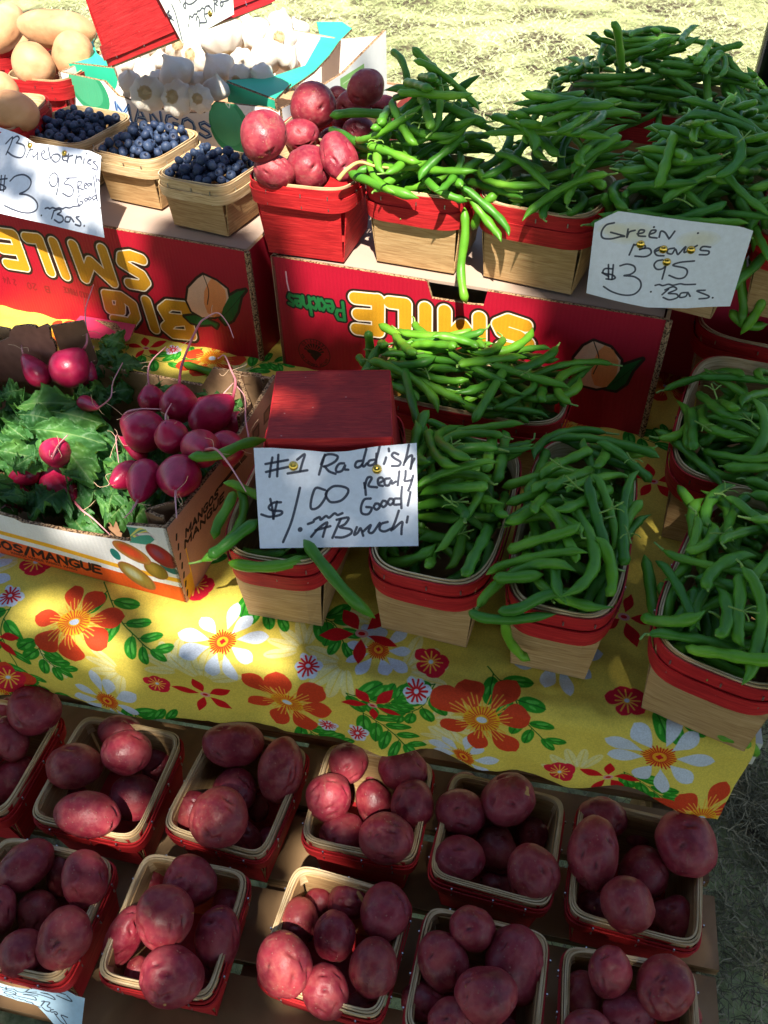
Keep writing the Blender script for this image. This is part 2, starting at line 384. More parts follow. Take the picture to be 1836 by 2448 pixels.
def fit_text(s, A, B, hvec, sp=.22):
    """string from A to B (baseline), height vector hvec"""
    A, B, h = (np.asarray(q, float) for q in (A, B, hvec)); n = 0.
    for ch in s: n += max([p[0] for l in FONT.get(ch, []) for p in l], default=.35)+sp
    n -= sp; u = (B-A)/n; out = []; x = 0.
    for ch in s:
        g = FONT.get(ch, []); w = max([p[0] for l in g for p in l], default=.35)
        for l in g: out.append([A+u*(x+p[0])+h*p[1] for p in l])
        x += w+sp
    return out

# ================================================================== SETTING
GZ = -0.75
def inpoly(X, Y, poly):
    ins = np.zeros(X.shape, bool); n = len(poly)
    for i in range(n):
        a, b = poly[i], poly[(i+1) % n]
        if a[1] == b[1]: continue
        ins ^= ((a[1] > Y) != (b[1] > Y)) & (X < (b[0]-a[0])*(Y-a[1])/(b[1]-a[1])+a[0])
    return ins
def big_mesh(name, V, Q, mat, attr=None, parent=None, smooth=False):
    me = bpy.data.meshes.new(name); nv, nf = len(V), len(Q); me.vertices.add(nv); me.loops.add(nf*4); me.polygons.add(nf)
    me.vertices.foreach_set('co', np.asarray(V, dtype=np.float32).ravel())
    me.loops.foreach_set('vertex_index', np.asarray(Q, dtype=np.int32).ravel())
    me.polygons.foreach_set('loop_start', np.arange(nf, dtype=np.int32)*4)
    if smooth: me.polygons.foreach_set('use_smooth', np.ones(nf, dtype=bool))
    me.materials.append(mat)
    if attr is not None:
        a = me.attributes.new('tone', 'FLOAT', 'POINT'); a.data.foreach_set('value', np.asarray(attr, dtype=np.float32))
    me.update(calc_edges=True); return link(name, me, parent)
# ground
m = NM('ground_soil', .95, .1); n1 = m.noise(3.0, m.tc.outputs['Object'], 8, .6, .65); n2 = m.noise(45, m.tc.outputs['Object'], 6, .5, .7)
c = m.ramp(n2, [(.3, (.030, .022, .015)), (.5, (.070, .052, .034)), (.7, (.13, .11, .06))])
c2 = m.ramp(n2, [(.3, (.32, .38, .15)), (.55, (.52, .55, .25)), (.75, (.70, .67, .40))])
c = m.mix(m.ramp(n1, [(.4, 0.), (.62, .85)]), c, c2); m.base(c).bump(n2, .012)
bm = MB(); bm.add([(-120, -60, GZ), (120, -60, GZ), (120, 180, GZ), (-120, 180, GZ)], [(0, 1, 2, 3)])
tag(bm.build('ground', m.m), kind='structure')
m = NM('grass_blade', .8, .15)
c = m.ramp(m.attr(), [(0., (.040, .055, .020)), (.3, (.12, .14, .05)), (.6, (.43, .52, .20)), (1., (.76, .76, .44))]); m.base(c); GRASS = m.m; m = NM('dry_grass_blade', .9, .1); m.base(m.ramp(m.attr(), [(0., (.040, .036, .020)), (.3, (.085, .074, .042)), (.6, (.14, .122, .073)), (1., (.34, .28, .17))])); DRYG = m.m
def blades(name, X, Y, L, wd, tone, lie=.6, curl=.6, gm=None):
    n = len(X); a = rng.random(n)*6.283; el = (rng.random(n)*(1-lie))*1.3+.05; dx, dy = np.cos(a)*np.cos(el), np.sin(a)*np.cos(el); dz = np.sin(el)
    px, py = -np.sin(a)*wd/2, np.cos(a)*wd/2; bend = (rng.random(n)-.5)*curl
    V = np.zeros((n, 6, 3)); base = np.stack([X, Y, np.full(n, GZ+.003)+rng.random(n)*.012], 1)
    for k, t in enumerate((0, .5, 1.)):
        c_ = base+np.stack([dx, dy, dz], 1)*(L*t)[:, None]+np.stack([-dy, dx, -.4*np.abs(dx)], 1)*(bend*L*t*t)[:, None]
        c_[:, 2] = np.maximum(c_[:, 2], GZ+.002); w = (1.0, .9, .25)[k]
        V[:, 2*k] = c_-np.stack([px, py, 0*px], 1)*w; V[:, 2*k+1] = c_+np.stack([px, py, 0*px], 1)*w
    o = (np.arange(n)*6)[:, None]; Q = np.concatenate([o+[0, 1, 3, 2], o+[2, 3, 5, 4]], 0)
    return tag(big_mesh(name, V.reshape(-1, 3), Q, gm or GRASS, np.repeat(tone, 6)), kind='stuff')
def clump(n, x0, x1, y0, y1, k):
    cx = rng.uniform(x0, x1, k); cy = rng.uniform(y0, y1, k); i = rng.integers(0, k, n); s = rng.random(k)*.5+.1
    return cx[i]+rng.normal(0, 1, n)*.05*(1+s[i]), cy[i]+rng.normal(0, 1, n)*.05*(1+s[i]), i
X, Y, i = clump(48000, .15, 1.1, -.2, 1.6, 420)
g = blades('dry_grass', X, Y, .010+.030*rng.random(len(X))**1.6, .0011+.0014*rng.random(len(X)), np.clip(.18+.75*rng.random(len(X))**1.8+(rng.random(420)*.25)[i], 0, 1), .75, 1.6, DRYG)
g['label'] = 'matted dry grass in the shade beside the stall, lower right'
g['category'] = 'grass'
n = 72000; yy = 1.3+6.2*rng.random(n)**.8; X = (rng.random(n)*1.15-.75)*yy*.95+.6; Y = yy
tn = np.clip(.76+.10*rng.normal(0, 1, n)+np.array([.35*noise.noise(Vector((x*1.6, y*1.6, 3.))) for x, y in zip(X, Y)]), .15, 1)
g = blades('lawn_grass', X, Y, .02+.035*rng.random(n), .002+.003*rng.random(n), tn, .75, 1.2)
g['label'] = 'sunlit pale green lawn behind the stall'; g['category'] = 'grass'

# ---- unseen tree added to block the sun, gaps left for the light patches
ZC = 2.0
def to_canopy(P): return (P+SUN*((ZC-P[2])/SUN[2]))[:2]
LIT = []    # (pixel polygon, height of the surface it falls on)
def lit(z, *pts): LIT.append([to_canopy(at(x, y, z)) for x, y in pts])
lit(.27, (-400, -500), (950, -700), (905, 60), (850, 200), (715, 215), (560, 262), (300, 262), (150, 205), (-60, 300), (-400, 330))
lit(.26, (200, 370), (330, 322), (480, 255), (570, 235), (660, 250), (760, 330), (800, 460), (690, 440), (640, 370), (560, 330), (480, 360), (380, 400), (300, 480), (225, 465))
lit(.26, (530, 390), (700, 340), (840, 395), (925, 432), (990, 490), (890, 470), (800, 470), (560, 440))
lit(.22, (690, 520), (720, 470), (840, 450), (960, 480), (1070, 560), (1085, 680), (900, 660), (850, 560), (780, 600), (720, 600))
lit(.25, (70, 330), (130, 350), (180, 440), (150, 460), (100, 430), (60, 380))
lit(.10, (870, 650), (1040, 670), (1180, 700), (1255, 800), (1290, 850), (1200, 890), (1060, 885), (960, 880), (900, 800))
lit(.05, (-60, 610), (60, 590), (180, 680), (235, 790), (120, 770), (40, 760), (-60, 770))
lit(.10, (-80, 960), (60, 985), (230, 1000), (245, 1040), (190, 1060), (120, 1085), (40, 1100), (-80, 1105))
lit(.12, (30, 810), (70, 860), (55, 880), (20, 850)); lit(.12, (150, 855), (185, 860), (170, 905), (140, 890))
lit(.06, (235, 1190), (290, 1160), (330, 1200), (290, 1250), (235, 1235)); lit(.08, (270, 1060), (310, 1080), (300, 1120), (270, 1100))
lit(.10, (500, 900), (560, 925), (590, 985), (565, 985), (510, 960)); lit(.06, (400, 890), (470, 905), (460, 935), (400, 915))
lit(.06, (170, 1255), (250, 1290), (310, 1350), (260, 1345), (200, 1300))
lit(0, (55, 1450), (130, 1430), (260, 1500), (330, 1590), (290, 1610), (200, 1530), (60, 1490))
lit(0, (380, 1450), (520, 1440), (620, 1530), (720, 1560), (640, 1600), (560, 1570), (430, 1530))
lit(.13, (925, 1130), (985, 1110), (995, 1230), (950, 1250))
lit(0, (430, 840), (500, 850), (470, 885), (400, 875))
for z, x, y, rx, ry in ((-.12, 300, 1775, 40, 28), (-.12, 215, 1965, 34, 26), (-.125, 455, 1940, 22, 40), (-.12, 770, 1885, 34, 24), (-.14, 870, 1925, 12, 34),
                        (-.15, 740, 2080, 55, 34), (-.15, 800, 2110, 26, 18), (-.12, 345, 2240, 42, 26), (-.12, 315, 2340, 20, 46), (-.13, 690, 2370, 24, 26), (-.13, 760, 2375, 40, 30), (-.2, 10, 2380, 40, 24), (-.2, 60, 2430, 60, 14),
                        (-.15, 310, 2010, 26, 12), (.1, 700, 1035, 50, 12), (-.14, 665, 2220, 16, 14)):
    lit(z, *[(x+rx*math.cos(a), y+ry*math.sin(a)) for a in np.linspace(0, 6.283, 10)[:-1]])
n = 46000
lx = rng.uniform(-2.4, 1.9, n); ly = rng.uniform(-2.7, .52, n); lz = rng.uniform(ZC-.08, ZC+.28, n)
edge = .30+.10*np.sin(lx*3.1+1)+.05*np.sin(lx*9); ok = ly < edge
cx_ = lx-SUN[0]/SUN[2]*(lz-ZC); cy_ = ly-SUN[1]/SUN[2]*(lz-ZC)
for p in LIT:
    pa = np.array(p); c0 = pa.mean(0)
    dd = np.hypot(pa[:, 0]-c0[0], pa[:, 1]-c0[1])[:, None]+1e-6; pg = c0+(pa-c0)*(1+.022/dd)     # leave room for the leaf size
    ok &= ~inpoly(cx_, cy_, pg)
lx, ly, lz = lx[ok], ly[ok], lz[ok]; n = len(lx)
a = rng.random(n)*6.283; L = .055+.03*rng.random(n); w = .034+.02*rng.random(n); tz = (rng.random((n, 2))-.5)*.5
u = np.stack([np.cos(a), np.sin(a), tz[:, 0]], 1)*L[:, None]/2; v = np.stack([-np.sin(a), np.cos(a), tz[:, 1]], 1)*w[:, None]/2
# wider, coarser leaves added round that to block the sky, open over the lawn
n2 = 26000; ox = rng.uniform(-4.5, 4.2, n2); oy = rng.uniform(-6.5, .30, n2); oz = rng.uniform(ZC+.25, ZC+.9, n2)
kx2 = ox-SUN[0]/SUN[2]*(oz-ZC); ky2 = oy-SUN[1]/SUN[2]*(oz-ZC)
k2 = ((kx2 < -2.45) | (kx2 > 1.95) | (ky2 < -2.75)) & (ky2 < .25); ox, oy, oz = ox[k2], oy[k2], oz[k2]; n2 = len(ox)
a2 = rng.random(n2)*6.283; L2_ = .14+.08*rng.random(n2); w2 = .10+.05*rng.random(n2); t2_ = (rng.random((n2, 2))-.5)*.6
u = np.concatenate([u, np.stack([np.cos(a2), np.sin(a2), t2_[:, 0]], 1)*L2_[:, None]/2]); v = np.concatenate([v, np.stack([-np.sin(a2), np.cos(a2), t2_[:, 1]], 1)*w2[:, None]/2])
lx = np.concatenate([lx, ox]); ly = np.concatenate([ly, oy]); lz = np.concatenate([lz, oz]); n = len(lx)
P = np.stack([lx, ly, lz], 1); V = np.stack([P-u, P+v, P+u, P-v], 1).reshape(-1, 3)
tree = empty('sun_blocker_tree', (-1.6, -3.4, GZ)); tag(tree, 'leafy tree spreading over the stall', 'tree')
cr = big_mesh('blocker_crown', V-np.array([-1.6, -3.4, GZ]), np.arange(n*4).reshape(-1, 4), M['blocker_leaf'], np.zeros(n*4), tree); cr['kind'] = 'stuff'
solid('bark', (.16, .12, .09), .9, .2, bump=.004, nsc=20)
V, Fc = tube([(0, 0, 0), (.05, .05, 1.2), (.0, .2, 2.2), (.1, .6, 3.2)], [.22, .17, .14, .06], 10); t_ = MB(); t_.add(V, Fc)
for q in ((1.2, 2.2, 2.95), (-.6, 1.9, 3.0), (.5, 3.0, 3.0)):
    V, Fc = tube([(0, .2, 2.2), (q[0]*.5, q[1]*.5+.1, 2.75), q], [.09, .05, .02], 8); t_.add(V, Fc)
t_.build('blocker_trunk', M['bark'], tree, True)

# ---- lower bench of planks
ZB = -.232
bench = empty('slatted_bench', (-.3, .35, ZB)); tag(bench, 'low slatted wooden bench carrying the red potato baskets', 'bench')
ys = [.135, .222, .309, .396, .483, .570]
for k, y in enumerate(ys):
    b = MB(); b.box((-.10+.004*(k % 2), y-.35, -.0075), 1.30, .074, .015, .004*((k*7) % 3-1)); b.build('plank', M['plank_wood'], bench)
for x in (-.70, -.30, .10, .515):
    b = MB(); b.box((x-.0, .0, -.036), .04, .53, .04); b.build('joist', M['plank_wood'], bench)
for x in (-.70, .515):
    for y in (-.22, .24):
        b = MB(); b.box((x, y, (GZ-ZB)/2-.03), .04, .04, abs(GZ-ZB)-.06); b.build('leg', M['plank_wood'], bench)
b = MB(); b.box((-.10, .160-.35-.065, -.030), 1.31, .018, .062); b.build('front_board', M['plank_wood'], bench)

# ---- folding table
TY = .466
table = empty('folding_table', (-.5, 1.1, 0)); tag(table, 'white plastic folding table under the flowered cloth', 'table')
b = MB(); b.box((.0, .0, -.022), 1.49, 1.25, .036); b.build('table_top', M['plastic_white'], table)
for x in (-.65, .65):
    for y in (-.5, .5):
        V, Fc = tube([(x, y, -.04), (x, y, GZ+.0)], .014, 8); b = MB(); b.add(V, Fc); b.build('leg', M['steel'], table, True)

# ---- table cloth art
YE = [(1.0, .84, .08)]
CY_ = (.90, .76, .13); RED = (.80, .25, .12); ORG = (.90, .27, .08); WHT = (.78, .82, .88); PNK = (.80, .10, .20); GRN = (.16, .55, .13); GR2 = (.33, .70, .26); CRI = (.78, .07, .10)
CY_ = (.86, .775, .33)
cloth = Canvas(-1.05, TY-.16, 1.30, .16+1.16-TY, 2000, CY_)
def cuv(px, py):
    P = at(px, py, 0)
    if P[1] >= TY: return np.array([P[0], P[1]])
    P = at_plane(px, py, (0, TY, 0), np.array([0, 1, 0])); return np.array([P[0], TY+P[2]])
def petals(c, R, k, wid, color, rot=0., inner=.25, streak=None, pointy=0., nst=3):
    for i in range(k):
        a = rot+2*math.pi*i/k+.12*math.sin(i*2.3); u = np.array([math.cos(a), math.sin(a)]); v = np.array([-u[1], u[0]]); r = R*(1+.10*math.sin(i*3.7+rot)); wid_ = wid*(1+.18*math.sin(i*5.1+rot*3))
        t = np.linspace(0, 1, 11); prof = np.sin(np.pi*np.clip(t, 0, 1)**(1.5-.6*pointy))**(.70+.5*pointy)*wid_/2
        L = [c+u*(inner*r+(1-inner)*r*q)+v*w for q, w in zip(t, prof)]; Rr = [c+u*(inner*r+(1-inner)*r*q)-v*w for q, w in zip(t[::-1], prof[::-1])]
        cloth.poly(np.array(L+Rr), color)
        if streak:
            for j in range(-nst//2+1, nst//2+1):
                cloth.stroke([c+u*inner*r*.9+v*j*wid*.10, c+u*r*(.62-.07*abs(j))+v*j*wid*.17], wid*.05, streak)
def burst(c, R, k, w, color, r0=.3):
    for i in range(k):
        a = 2*math.pi*i/k+.1; u = np.array([math.cos(a), math.sin(a)]); cloth.stroke([c+u*R*r0, c+u*R*(.88+.12*math.sin(i*5))], w, color)
def orange(c, R, rot=0, k=7):
    petals(c, R, k, R*.50, RED, rot, .27, (.90, .64, .22), nst=5); cloth.blob(c, R*.34, R*.31, 0, (.88, .66, .12)); burst(c, R*.36, 26, R*.022, RED, .38); cloth.blob(c, R*.10, R*.09, 0, WHT)
def daisy(c, R, rot=0, k=9):
    petals(c, R, k, R*.36, WHT, rot, .30); cloth.blob(c, R*.30, R*.26, 0, (.90, .62, .12)); burst(c, R*.34, 28, R*.026, (.76, .14, .08), .42); cloth.blob(c, R*.07, R*.04, 0, CRI); cloth.blob(c, R*.04, R*.07, 0, CRI)
def ghost(c, R, rot=0, k=5): 
    for i in range(k):
        a = rot+i*.5; u = np.array([math.cos(a), math.sin(a)]); cloth.blob(c+u*R*.62, R*.42, R*.15, a, (.87, .86, .70), .62)
        cloth.stroke([c+u*R*.2, c+u*R*.95], R*.03, CY_, .8)
def small(c, R, rot=0):
    petals(c, R, 5, R*.95, PNK, rot, .05); burst(c, R*.72, 12, R*.09, (.92, .68, .25), .2); cloth.blob(c, R*.13, R*.13, 0, WHT)
def star(c, R, rot=0): petals(c, R, 5, R*.36, CRI, rot, .18, pointy=.8); cloth.blob(c, R*.17, R*.13, 0, (.86, .62, .60)); cloth.blob(c, R*.09, R*.06, 0, CRI)
def tiny(c, R): 
    petals(c, R*1.25, 6, R*.9, WHT, .2, .0); burst(c, R, 13, R*.16, CRI, .25); cloth.blob(c, R*.2, R*.2, 0, WHT)
def leaf2(c, L, w, a):
    cloth.blob(c, L/2, w/2, a, GRN); u = np.array([math.cos(a), math.sin(a)]); cloth.stroke([c-u*L*.62, c+u*L*.5], w*.07, (.10, .36, .10))
    v = np.array([-u[1], u[0]]); cloth.blob(c+v*w*.16, L*.24, w*.13, a+.15, GR2); cloth.blob(c-v*w*.2+u*L*.05, L*.15, w*.08, a-.2, GR2)
def sprig(pts, L=.026, n=4):
    q = smooth_line([cuv(*p) for p in pts], 4); cloth.stroke(q, .0012, (.14, .40, .10)); N = len(q)
    for i in range(n*2):
        t = (i+1)/(n*2+.5); j = min(N-2, int(t*(N-1))); d = q[j+1]-q[j]; a = math.atan2(d[1], d[0])+(.85 if i % 2 else -.85); l = L*(1.25-.5*t)
        leaf2(q[j]+np.array([math.cos(a), math.sin(a)])*l*.62, l, l*.52, a)
    d = q[-1]-q[-2]; leaf2(q[-1], L*.8, L*.35, math.atan2(d[1], d[0]))
for p, R, r in (((150, 1560), .032, 2.6), ((300, 1590), .040, 2.4), ((440, 1600), .040, 1.2), ((490, 1620), .045, .4), ((830, 1590), .045, 2.9), ((960, 1610), .045, 5.6), ((730, 1560), .040, 1.5), ((1020, 1720), .05, 5.2),
                ((1100, 1780), .04, 2), ((1380, 1830), .035, 1), ((900, 1490), .035, 3), ((1210, 1490), .035, 5), ((60, 1340), .035, 2), ((1450, 700), .03, 1), ((100, 700), .04, 2), ((560, 900), .03, .3)): ghost(cuv(*p), R, r)
for p in ([(250, 1395), (285, 1480), (330, 1530), (380, 1565)], [(40, 1440), (10, 1520), (60, 1600), (150, 1660)], [(1165, 1600), (1220, 1660), (1260, 1720), (1310, 1770)], [(830, 1650), (900, 1670), (960, 1670)],
          [(470, 1350), (520, 1300), (560, 1290)], [(870, 1700), (930, 1740), (980, 1790)], [(1490, 1840), (1560, 1870), (1600, 1890)], [(340, 850), (400, 870), (470, 845)], [(590, 890), (640, 870), (690, 880)], [(1500, 1030), (1560, 1060), (1600, 1040)],
          [(1580, 880), (1600, 800), (1640, 720)], [(170, 700), (230, 690), (280, 720)], [(560, 1010), (600, 1060), (640, 1080)], [(760, 1480), (800, 1500), (830, 1560)], [(90, 1520), (110, 1560), (160, 1590)], [(600, 1420), (640, 1460), (700, 1480)], [(1040, 1640), (1000, 1690), (950, 1700)], [(1560, 1700), (1620, 1720), (1680, 1700)], [(310, 1660), (360, 1690), (420, 1700)], [(0, 1560), (30, 1600), (90, 1640)], [(720, 1730), (770, 1760), (830, 1775)]): sprig(p)
for p, R, r in (((533, 1537), .046, .3), ((1575, 1796), .050, .1), ((265, 1650), .042, .5), ((1110, 1800), .036, .2), ((-60, 1380), .045, 0), ((905, 1560), .035, .9), ((1330, 1570), .045, .2), ((80, 690), .04, .2)): daisy(cuv(*p), R, r)
for p, R, r in (((180, 1493), .050, .35), ((688, 1673), .052, .75), ((1153, 1710), .052, 1.05), ((1686, 1917), .050, 1.4), ((20, 1610), .038, .3), ((508, 862), .050, .1), ((140, 800), .038, .4), ((1350, 1035), .05, .6), ((1590, 930), .04, 0), ((700, 1250), .04, 1), ((-120, 1500), .05, 1)): orange(cuv(*p), R, r)
for p, R, r in (((380, 1622), .0145, .3), ((1497, 1680), .019, .6), ((1030, 1587), .018, .2), ((1338, 1822), .015, .5), ((88, 1350), .020, .1), ((470, 1405), .020, .2), ((25, 1600), .02, 0), ((1560, 800), .018, 1)): small(cuv(*p), R, r)
for p, R, r in (((492, 1655), .033, .5), ((893, 1678), .030, .9), ((1452, 1854), .030, .3), ((-10, 1515), .03, .2), ((865, 1520), .040, 1.), ((1560, 1155), .036, .4), ((350, 835), .03, .7), ((1490, 1480), .036, 0.)): star(cuv(*p), R, r)
for p, R in (((28, 1432), .012), ((737, 1596), .012), ((995, 1653), .012), ((785, 1728), .010), ((858, 1742), .010), ((900, 870), .012), ((415, 840), .01)): tiny(cuv(*p), R)
cloth.grain(.05, 2)
cloth.material('printed_cloth', .75, .2, .0008, 26, 'cloth')
# ---- table cloth mesh, unrolled coordinate v follows the drop over the edge
def build_cloth():
    nu, nv = 190, 170; x0, x1 = -1.02, .236; V = []; UV = []
    drop = .104; vs = np.concatenate([np.linspace(TY-drop, TY+.03, 75), np.linspace(TY+.035, 1.12, nv-75)])
    for j, v in enumerate(vs):
        for i in range(nu):
            x = x0+(x1-x0)*i/(nu-1); f = max(0., (TY-v)/drop)
            wr = .0030*noise.noise(Vector((x*22, v*16, 1.)))+.0020*noise.noise(Vector((x*55+v*30, v*40, 4.)))+.0022*abs(noise.noise(Vector((x*26-v*40, v*18+x*22, 9.))))-.0018*max(0, .12-abs(noise.noise(Vector((x*9+v*6, v*8-x*5, 12.)))))*8
            r = .016; s = TY+.012-v            # distance past the start of the bend
            if s <= 0: y, z = v, .0025+wr+.0008
            elif s < r*math.pi/2: a = s/r; y, z = TY+.012-r*math.sin(a), .0033-r+r*math.cos(a)+wr
            else: y, z = TY+.012-r-.003*f, .0033-r-(s-r*math.pi/2)+0*wr
            fold = f*(.010*math.sin(x*31+.7)+.006*math.sin(x*67+2)+.008*noise.noise(Vector((x*9, 2., f))))+wr*1.6*f
            y -= fold*.35+.018*f*noise.noise(Vector((x*13+v*8, v*9, 3.)))+.003*f*abs(noise.noise(Vector((x*40, v*34, 5.))))
            zz = z
            if f > 0: zz += .006*f*math.sin(x*5+1)
            xx = x
            k = (x-(x1-.05))/.05
            if k > 0: xx -= .010*k*f; y += -.010*k*f
            V.append((xx, y, zz)); UV.append(cloth.uv(x, v))
    Fc = [(j*nu+i, j*nu+i+1, (j+1)*nu+i+1, (j+1)*nu+i) for j in range(len(vs)-1) for i in range(nu-1)]
    o = link('tablecloth', mesh('tablecloth', V, Fc, M['printed_cloth'], True, uv=UV))
    tag(o, 'yellow tablecloth printed with orange and white flowers over the table edge', 'tablecloth')
build_cloth()

# ---- tent pole at the right
px_ = at(1822, 240, .25); pole = empty('canopy_pole', (px_[0], px_[1], GZ)); tag(pole, 'black canopy pole at the right behind the green beans', 'pole')
zz = lambda z: z-GZ
for nme, z0, z1, r, mt in (('upper_tube', .262, 2.3, .021, 'pole_black'), ('lower_tube', GZ, .20, .027, 'pole_black'), ('sleeve', .195, .262, .030, 'pole_black'), ('collar', .238, .252, .0335, 'pole_blue')):
    V, Fc = tube([(0, 0, zz(z0)), (0, 0, zz(z1))], r, 20); b = MB(); b.add(V, Fc); b.build(nme, M[mt], pole, True)

# ================================================================== CARTONS
def place_local(o, loc, rz):
    o.location = [float(c) for c in loc]; o.rotation_euler[2] = rz
def rotm(a): return np.array([[math.cos(a), -math.sin(a)], [math.sin(a), math.cos(a)]])
def carton(name, label, right, ang, L, D, Hh, face_mat, canvas, notch=None, group=None, side='box_red', body='box_red'):
    """upside-down fruit carton. right = (x,y) of its front right corner on the ground line, local x runs left to right"""
    rz = math.radians(ang); ex = np.array([math.cos(rz), math.sin(rz), 0]); ey = np.array([-math.sin(rz), math.cos(rz), 0])
    O = np.array([right[0], right[1], right[2]])-ex*L
    t = empty(name, O, rz); tag(t, label, 'box', group); T = .0045
    poly = [(0, 0), (L, 0), (L, Hh)]+([(a, b) for a, b in notch] if notch else [])+[(0, Hh)]
    b = MB(); b.prism(poly, (0, 0, 0), (1, 0, 0), (0, 0, 1), T, 0, 1, canvas.uv if canvas else None)
    b.build('front_panel', [face_mat, M['corrugated_edge']], t)
    b = MB(); b.prism([(0, 0), (D, 0), (D, Hh), (0, Hh)], (L+.001, .004, 0), (0, 1, 0), (0, 0, 1), T, 0, 1); b.build('end_panel', [M[side], M['kraft']], t)
    b = MB(); b.prism([(0, 0), (D, 0), (D, Hh), (0, Hh)], (-.001, D, 0), (0, -1, 0), (0, 0, 1), T, 0, 1); b.build('end_panel', [M[side], M['kraft']], t)
    b = MB(); b.prism([(0, 0), (L, 0), (L, Hh), (0, Hh)], (L, D, 0), (-1, 0, 0), (0, 0, 1), T, 0, 1); b.build('back_panel', [M[body], M['kraft']], t)
    b = MB(); b.box((L/2, .0055+D/4, Hh-.0042), L-.012, D/2-.009, .004); b.build('top_flap', M['carton_top'], t)
    b = MB(); b.box((L/2, D*.75-.004, Hh-.0042), L-.012, D/2-.006, .004); b.build('top_flap', M['carton_top'], t)
    V, Fc = tube([(L+.001, -.0005, .002), (L+.001, -.0005, Hh)], .0042, 6); b = MB(); b.add(V, Fc); b.build('corrugated_corner', M['corrugated_edge'], t)
    return t, Face(O, ex, (0, 0, 1))
HB = .170
R1 = (-.391, .980, 0.); A1 = -9.0; R2 = (.139, .903, 0.); A2 = -8.2
def face_of(R, A, L):
    rz = math.radians(A); ex = np.array([math.cos(rz), math.sin(rz), 0]); return Face(np.array(R)-ex*L, ex, (0, 0, 1))
GOLD = (.80, .58, .13); DK = (.17, .09, .06); CRM = (.95, .90, .80); DKG = (.06, .36, .16)
# carton 1
f1 = face_of(R1, A1, .50); c1 = Canvas(-.005, -.005, .51, .18, 3000, (.64, .055, .15)); z = zc(0, 540, .3918)
L1 = []
for ln in ([(865, 205), (800, 182), (745, 188), (742, 225), (800, 262), (865, 300), (888, 340), (865, 365), (790, 352)], [(445, 118), (518, 318)], [(622, 142), (690, 345)], [(518, 318), (553, 218)], [(553, 218), (690, 345)],
           [(325, 100), (400, 302)], [(160, 72), (235, 80), (308, 280)], [(-15, 42), (82, 55), (152, 248)], [(10, 138), (118, 150)], [(45, 232), (152, 248)],
           [(1128, 492), (1168, 668)], [(1128, 492), (1030, 482), (992, 512), (1022, 562), (1148, 575)], [(1148, 575), (1050, 585), (1012, 622), (1055, 658), (1168, 668)],
           [(892, 458), (945, 628)], [(648, 420), (740, 432), (808, 480), (828, 550), (800, 590), (700, 572)], [(648, 420), (668, 508), (735, 515), (735, 480)]):
    L1.append(f1.map(z, ln))
px1 = .3918*depth_t(f1.P(.2, .1))
c1.multi(L1, [(112*px1, DK), (80*px1, CRM), (65*px1, GOLD)])
for s_, a, b, h in (('GOLD PRINCE', (542, 415), (385, 372), (-8, -32)), ('B', (297, 372), (270, 366), (-8, -36)), ('20', (218, 355), (165, 345), (-8, -38)), ('2 1/4', (92, 330), (15, 310), (-8, -34))):
    pa, pb, ph = f1.st(*z(*a)), f1.st(*z(*b)), f1.st(*z(a[0]-h[0], a[1]-h[1]*1.0))
    hv = np.array(ph)-np.array(pa)
    for l in fit_text(s_, pa, pb, hv): c1.stroke(l, .0022, (.45, .05, .10), .75)
def peach(cv, fc, z, S=1.0, body=None, lf=None, lf2=None):
    pm = S*depth_t(fc.P(.3, .08))
    for g, c in ((.0035, DK),):
        cv.poly(fc.map(z, body), c, g); cv.poly(fc.map(z, lf), c, g)
        if lf2: cv.poly(fc.map(z, lf2), c, g)
    B = np.array(fc.map(z, body)); cv.poly(B, (.93, .74, .60)); ctr = B.mean(0)
    cv.poly(ctr+(B-ctr)*[.55, .9]+[.35*(B[:, 0].max()-ctr[0]), 0], (.95, .55, .28), 0, .8)
    cv.stroke([B[0], ctr+(B[0]-ctr)*.3+[.004, 0], ctr+[-.002, -.012]], .0012, DK, 1, True)
    cv.poly(fc.map(z, lf), DKG)
    if lf2: cv.poly(fc.map(z, lf2), DKG)
    q = np.array(fc.map(z, lf)); cv.stroke([q[0], q.mean(0), q[len(q)//2]], .0008, (.03, .2, .08), 1, True)
peach(c1, f1, z, .3918, [(1240, 298), (1205, 322), (1150, 380), (1140, 455), (1170, 520), (1235, 558), (1310, 556), (1365, 510), (1395, 440), (1385, 385), (1320, 335)],
      [(1345, 565), (1362, 500), (1400, 430), (1450, 400), (1500, 390), (1470, 430), (1450, 520), (1420, 575), (1375, 600)], [(1125, 552), (1190, 545), (1260, 570), (1330, 600), (1320, 622), (1290, 600), (1220, 605), (1165, 590)])
c1.grain(.03, 2); FM1 = c1.material('print_carton_left', .5, .35, .0004, 30, 'box')
t1, _ = carton('peach_carton', 'red peach carton lying upside down at the left, blueberry baskets on top', R1, A1, .50, .33, HB, FM1, c1)
# torn flap of carton 1
z = zc(0, 540, .3918)
ctf = MB(); pl = [at(*z(x, y), .018 if y < 600 else .030) for x, y in ((465, 575), (490, 548), (640, 570), (828, 602), (790, 690), (735, 722), (640, 690), (500, 680))]
cen = np.mean(pl, 0); nn = len(pl); ctf.add([p for p in pl]+[p-np.array([0, 0, .003]) for p in pl], [tuple(range(nn))[::-1], tuple(range(nn, 2*nn))]+[(i, (i+1) % nn, (i+1) % nn+nn, i+nn) for i in range(nn)], [0]+[1]*(nn+1))
o = ctf.build('torn_flap', [M['box_magenta'], M['corrugated_edge']]); o.parent = t1; o.matrix_parent_inverse = Matrix.Translation(t1.location).inverted() @ Matrix.Identity(4)
o.matrix_parent_inverse = (Matrix.Translation(t1.location) @ Matrix.Rotation(t1.rotation_euler[2], 4, 'Z')).inverted()
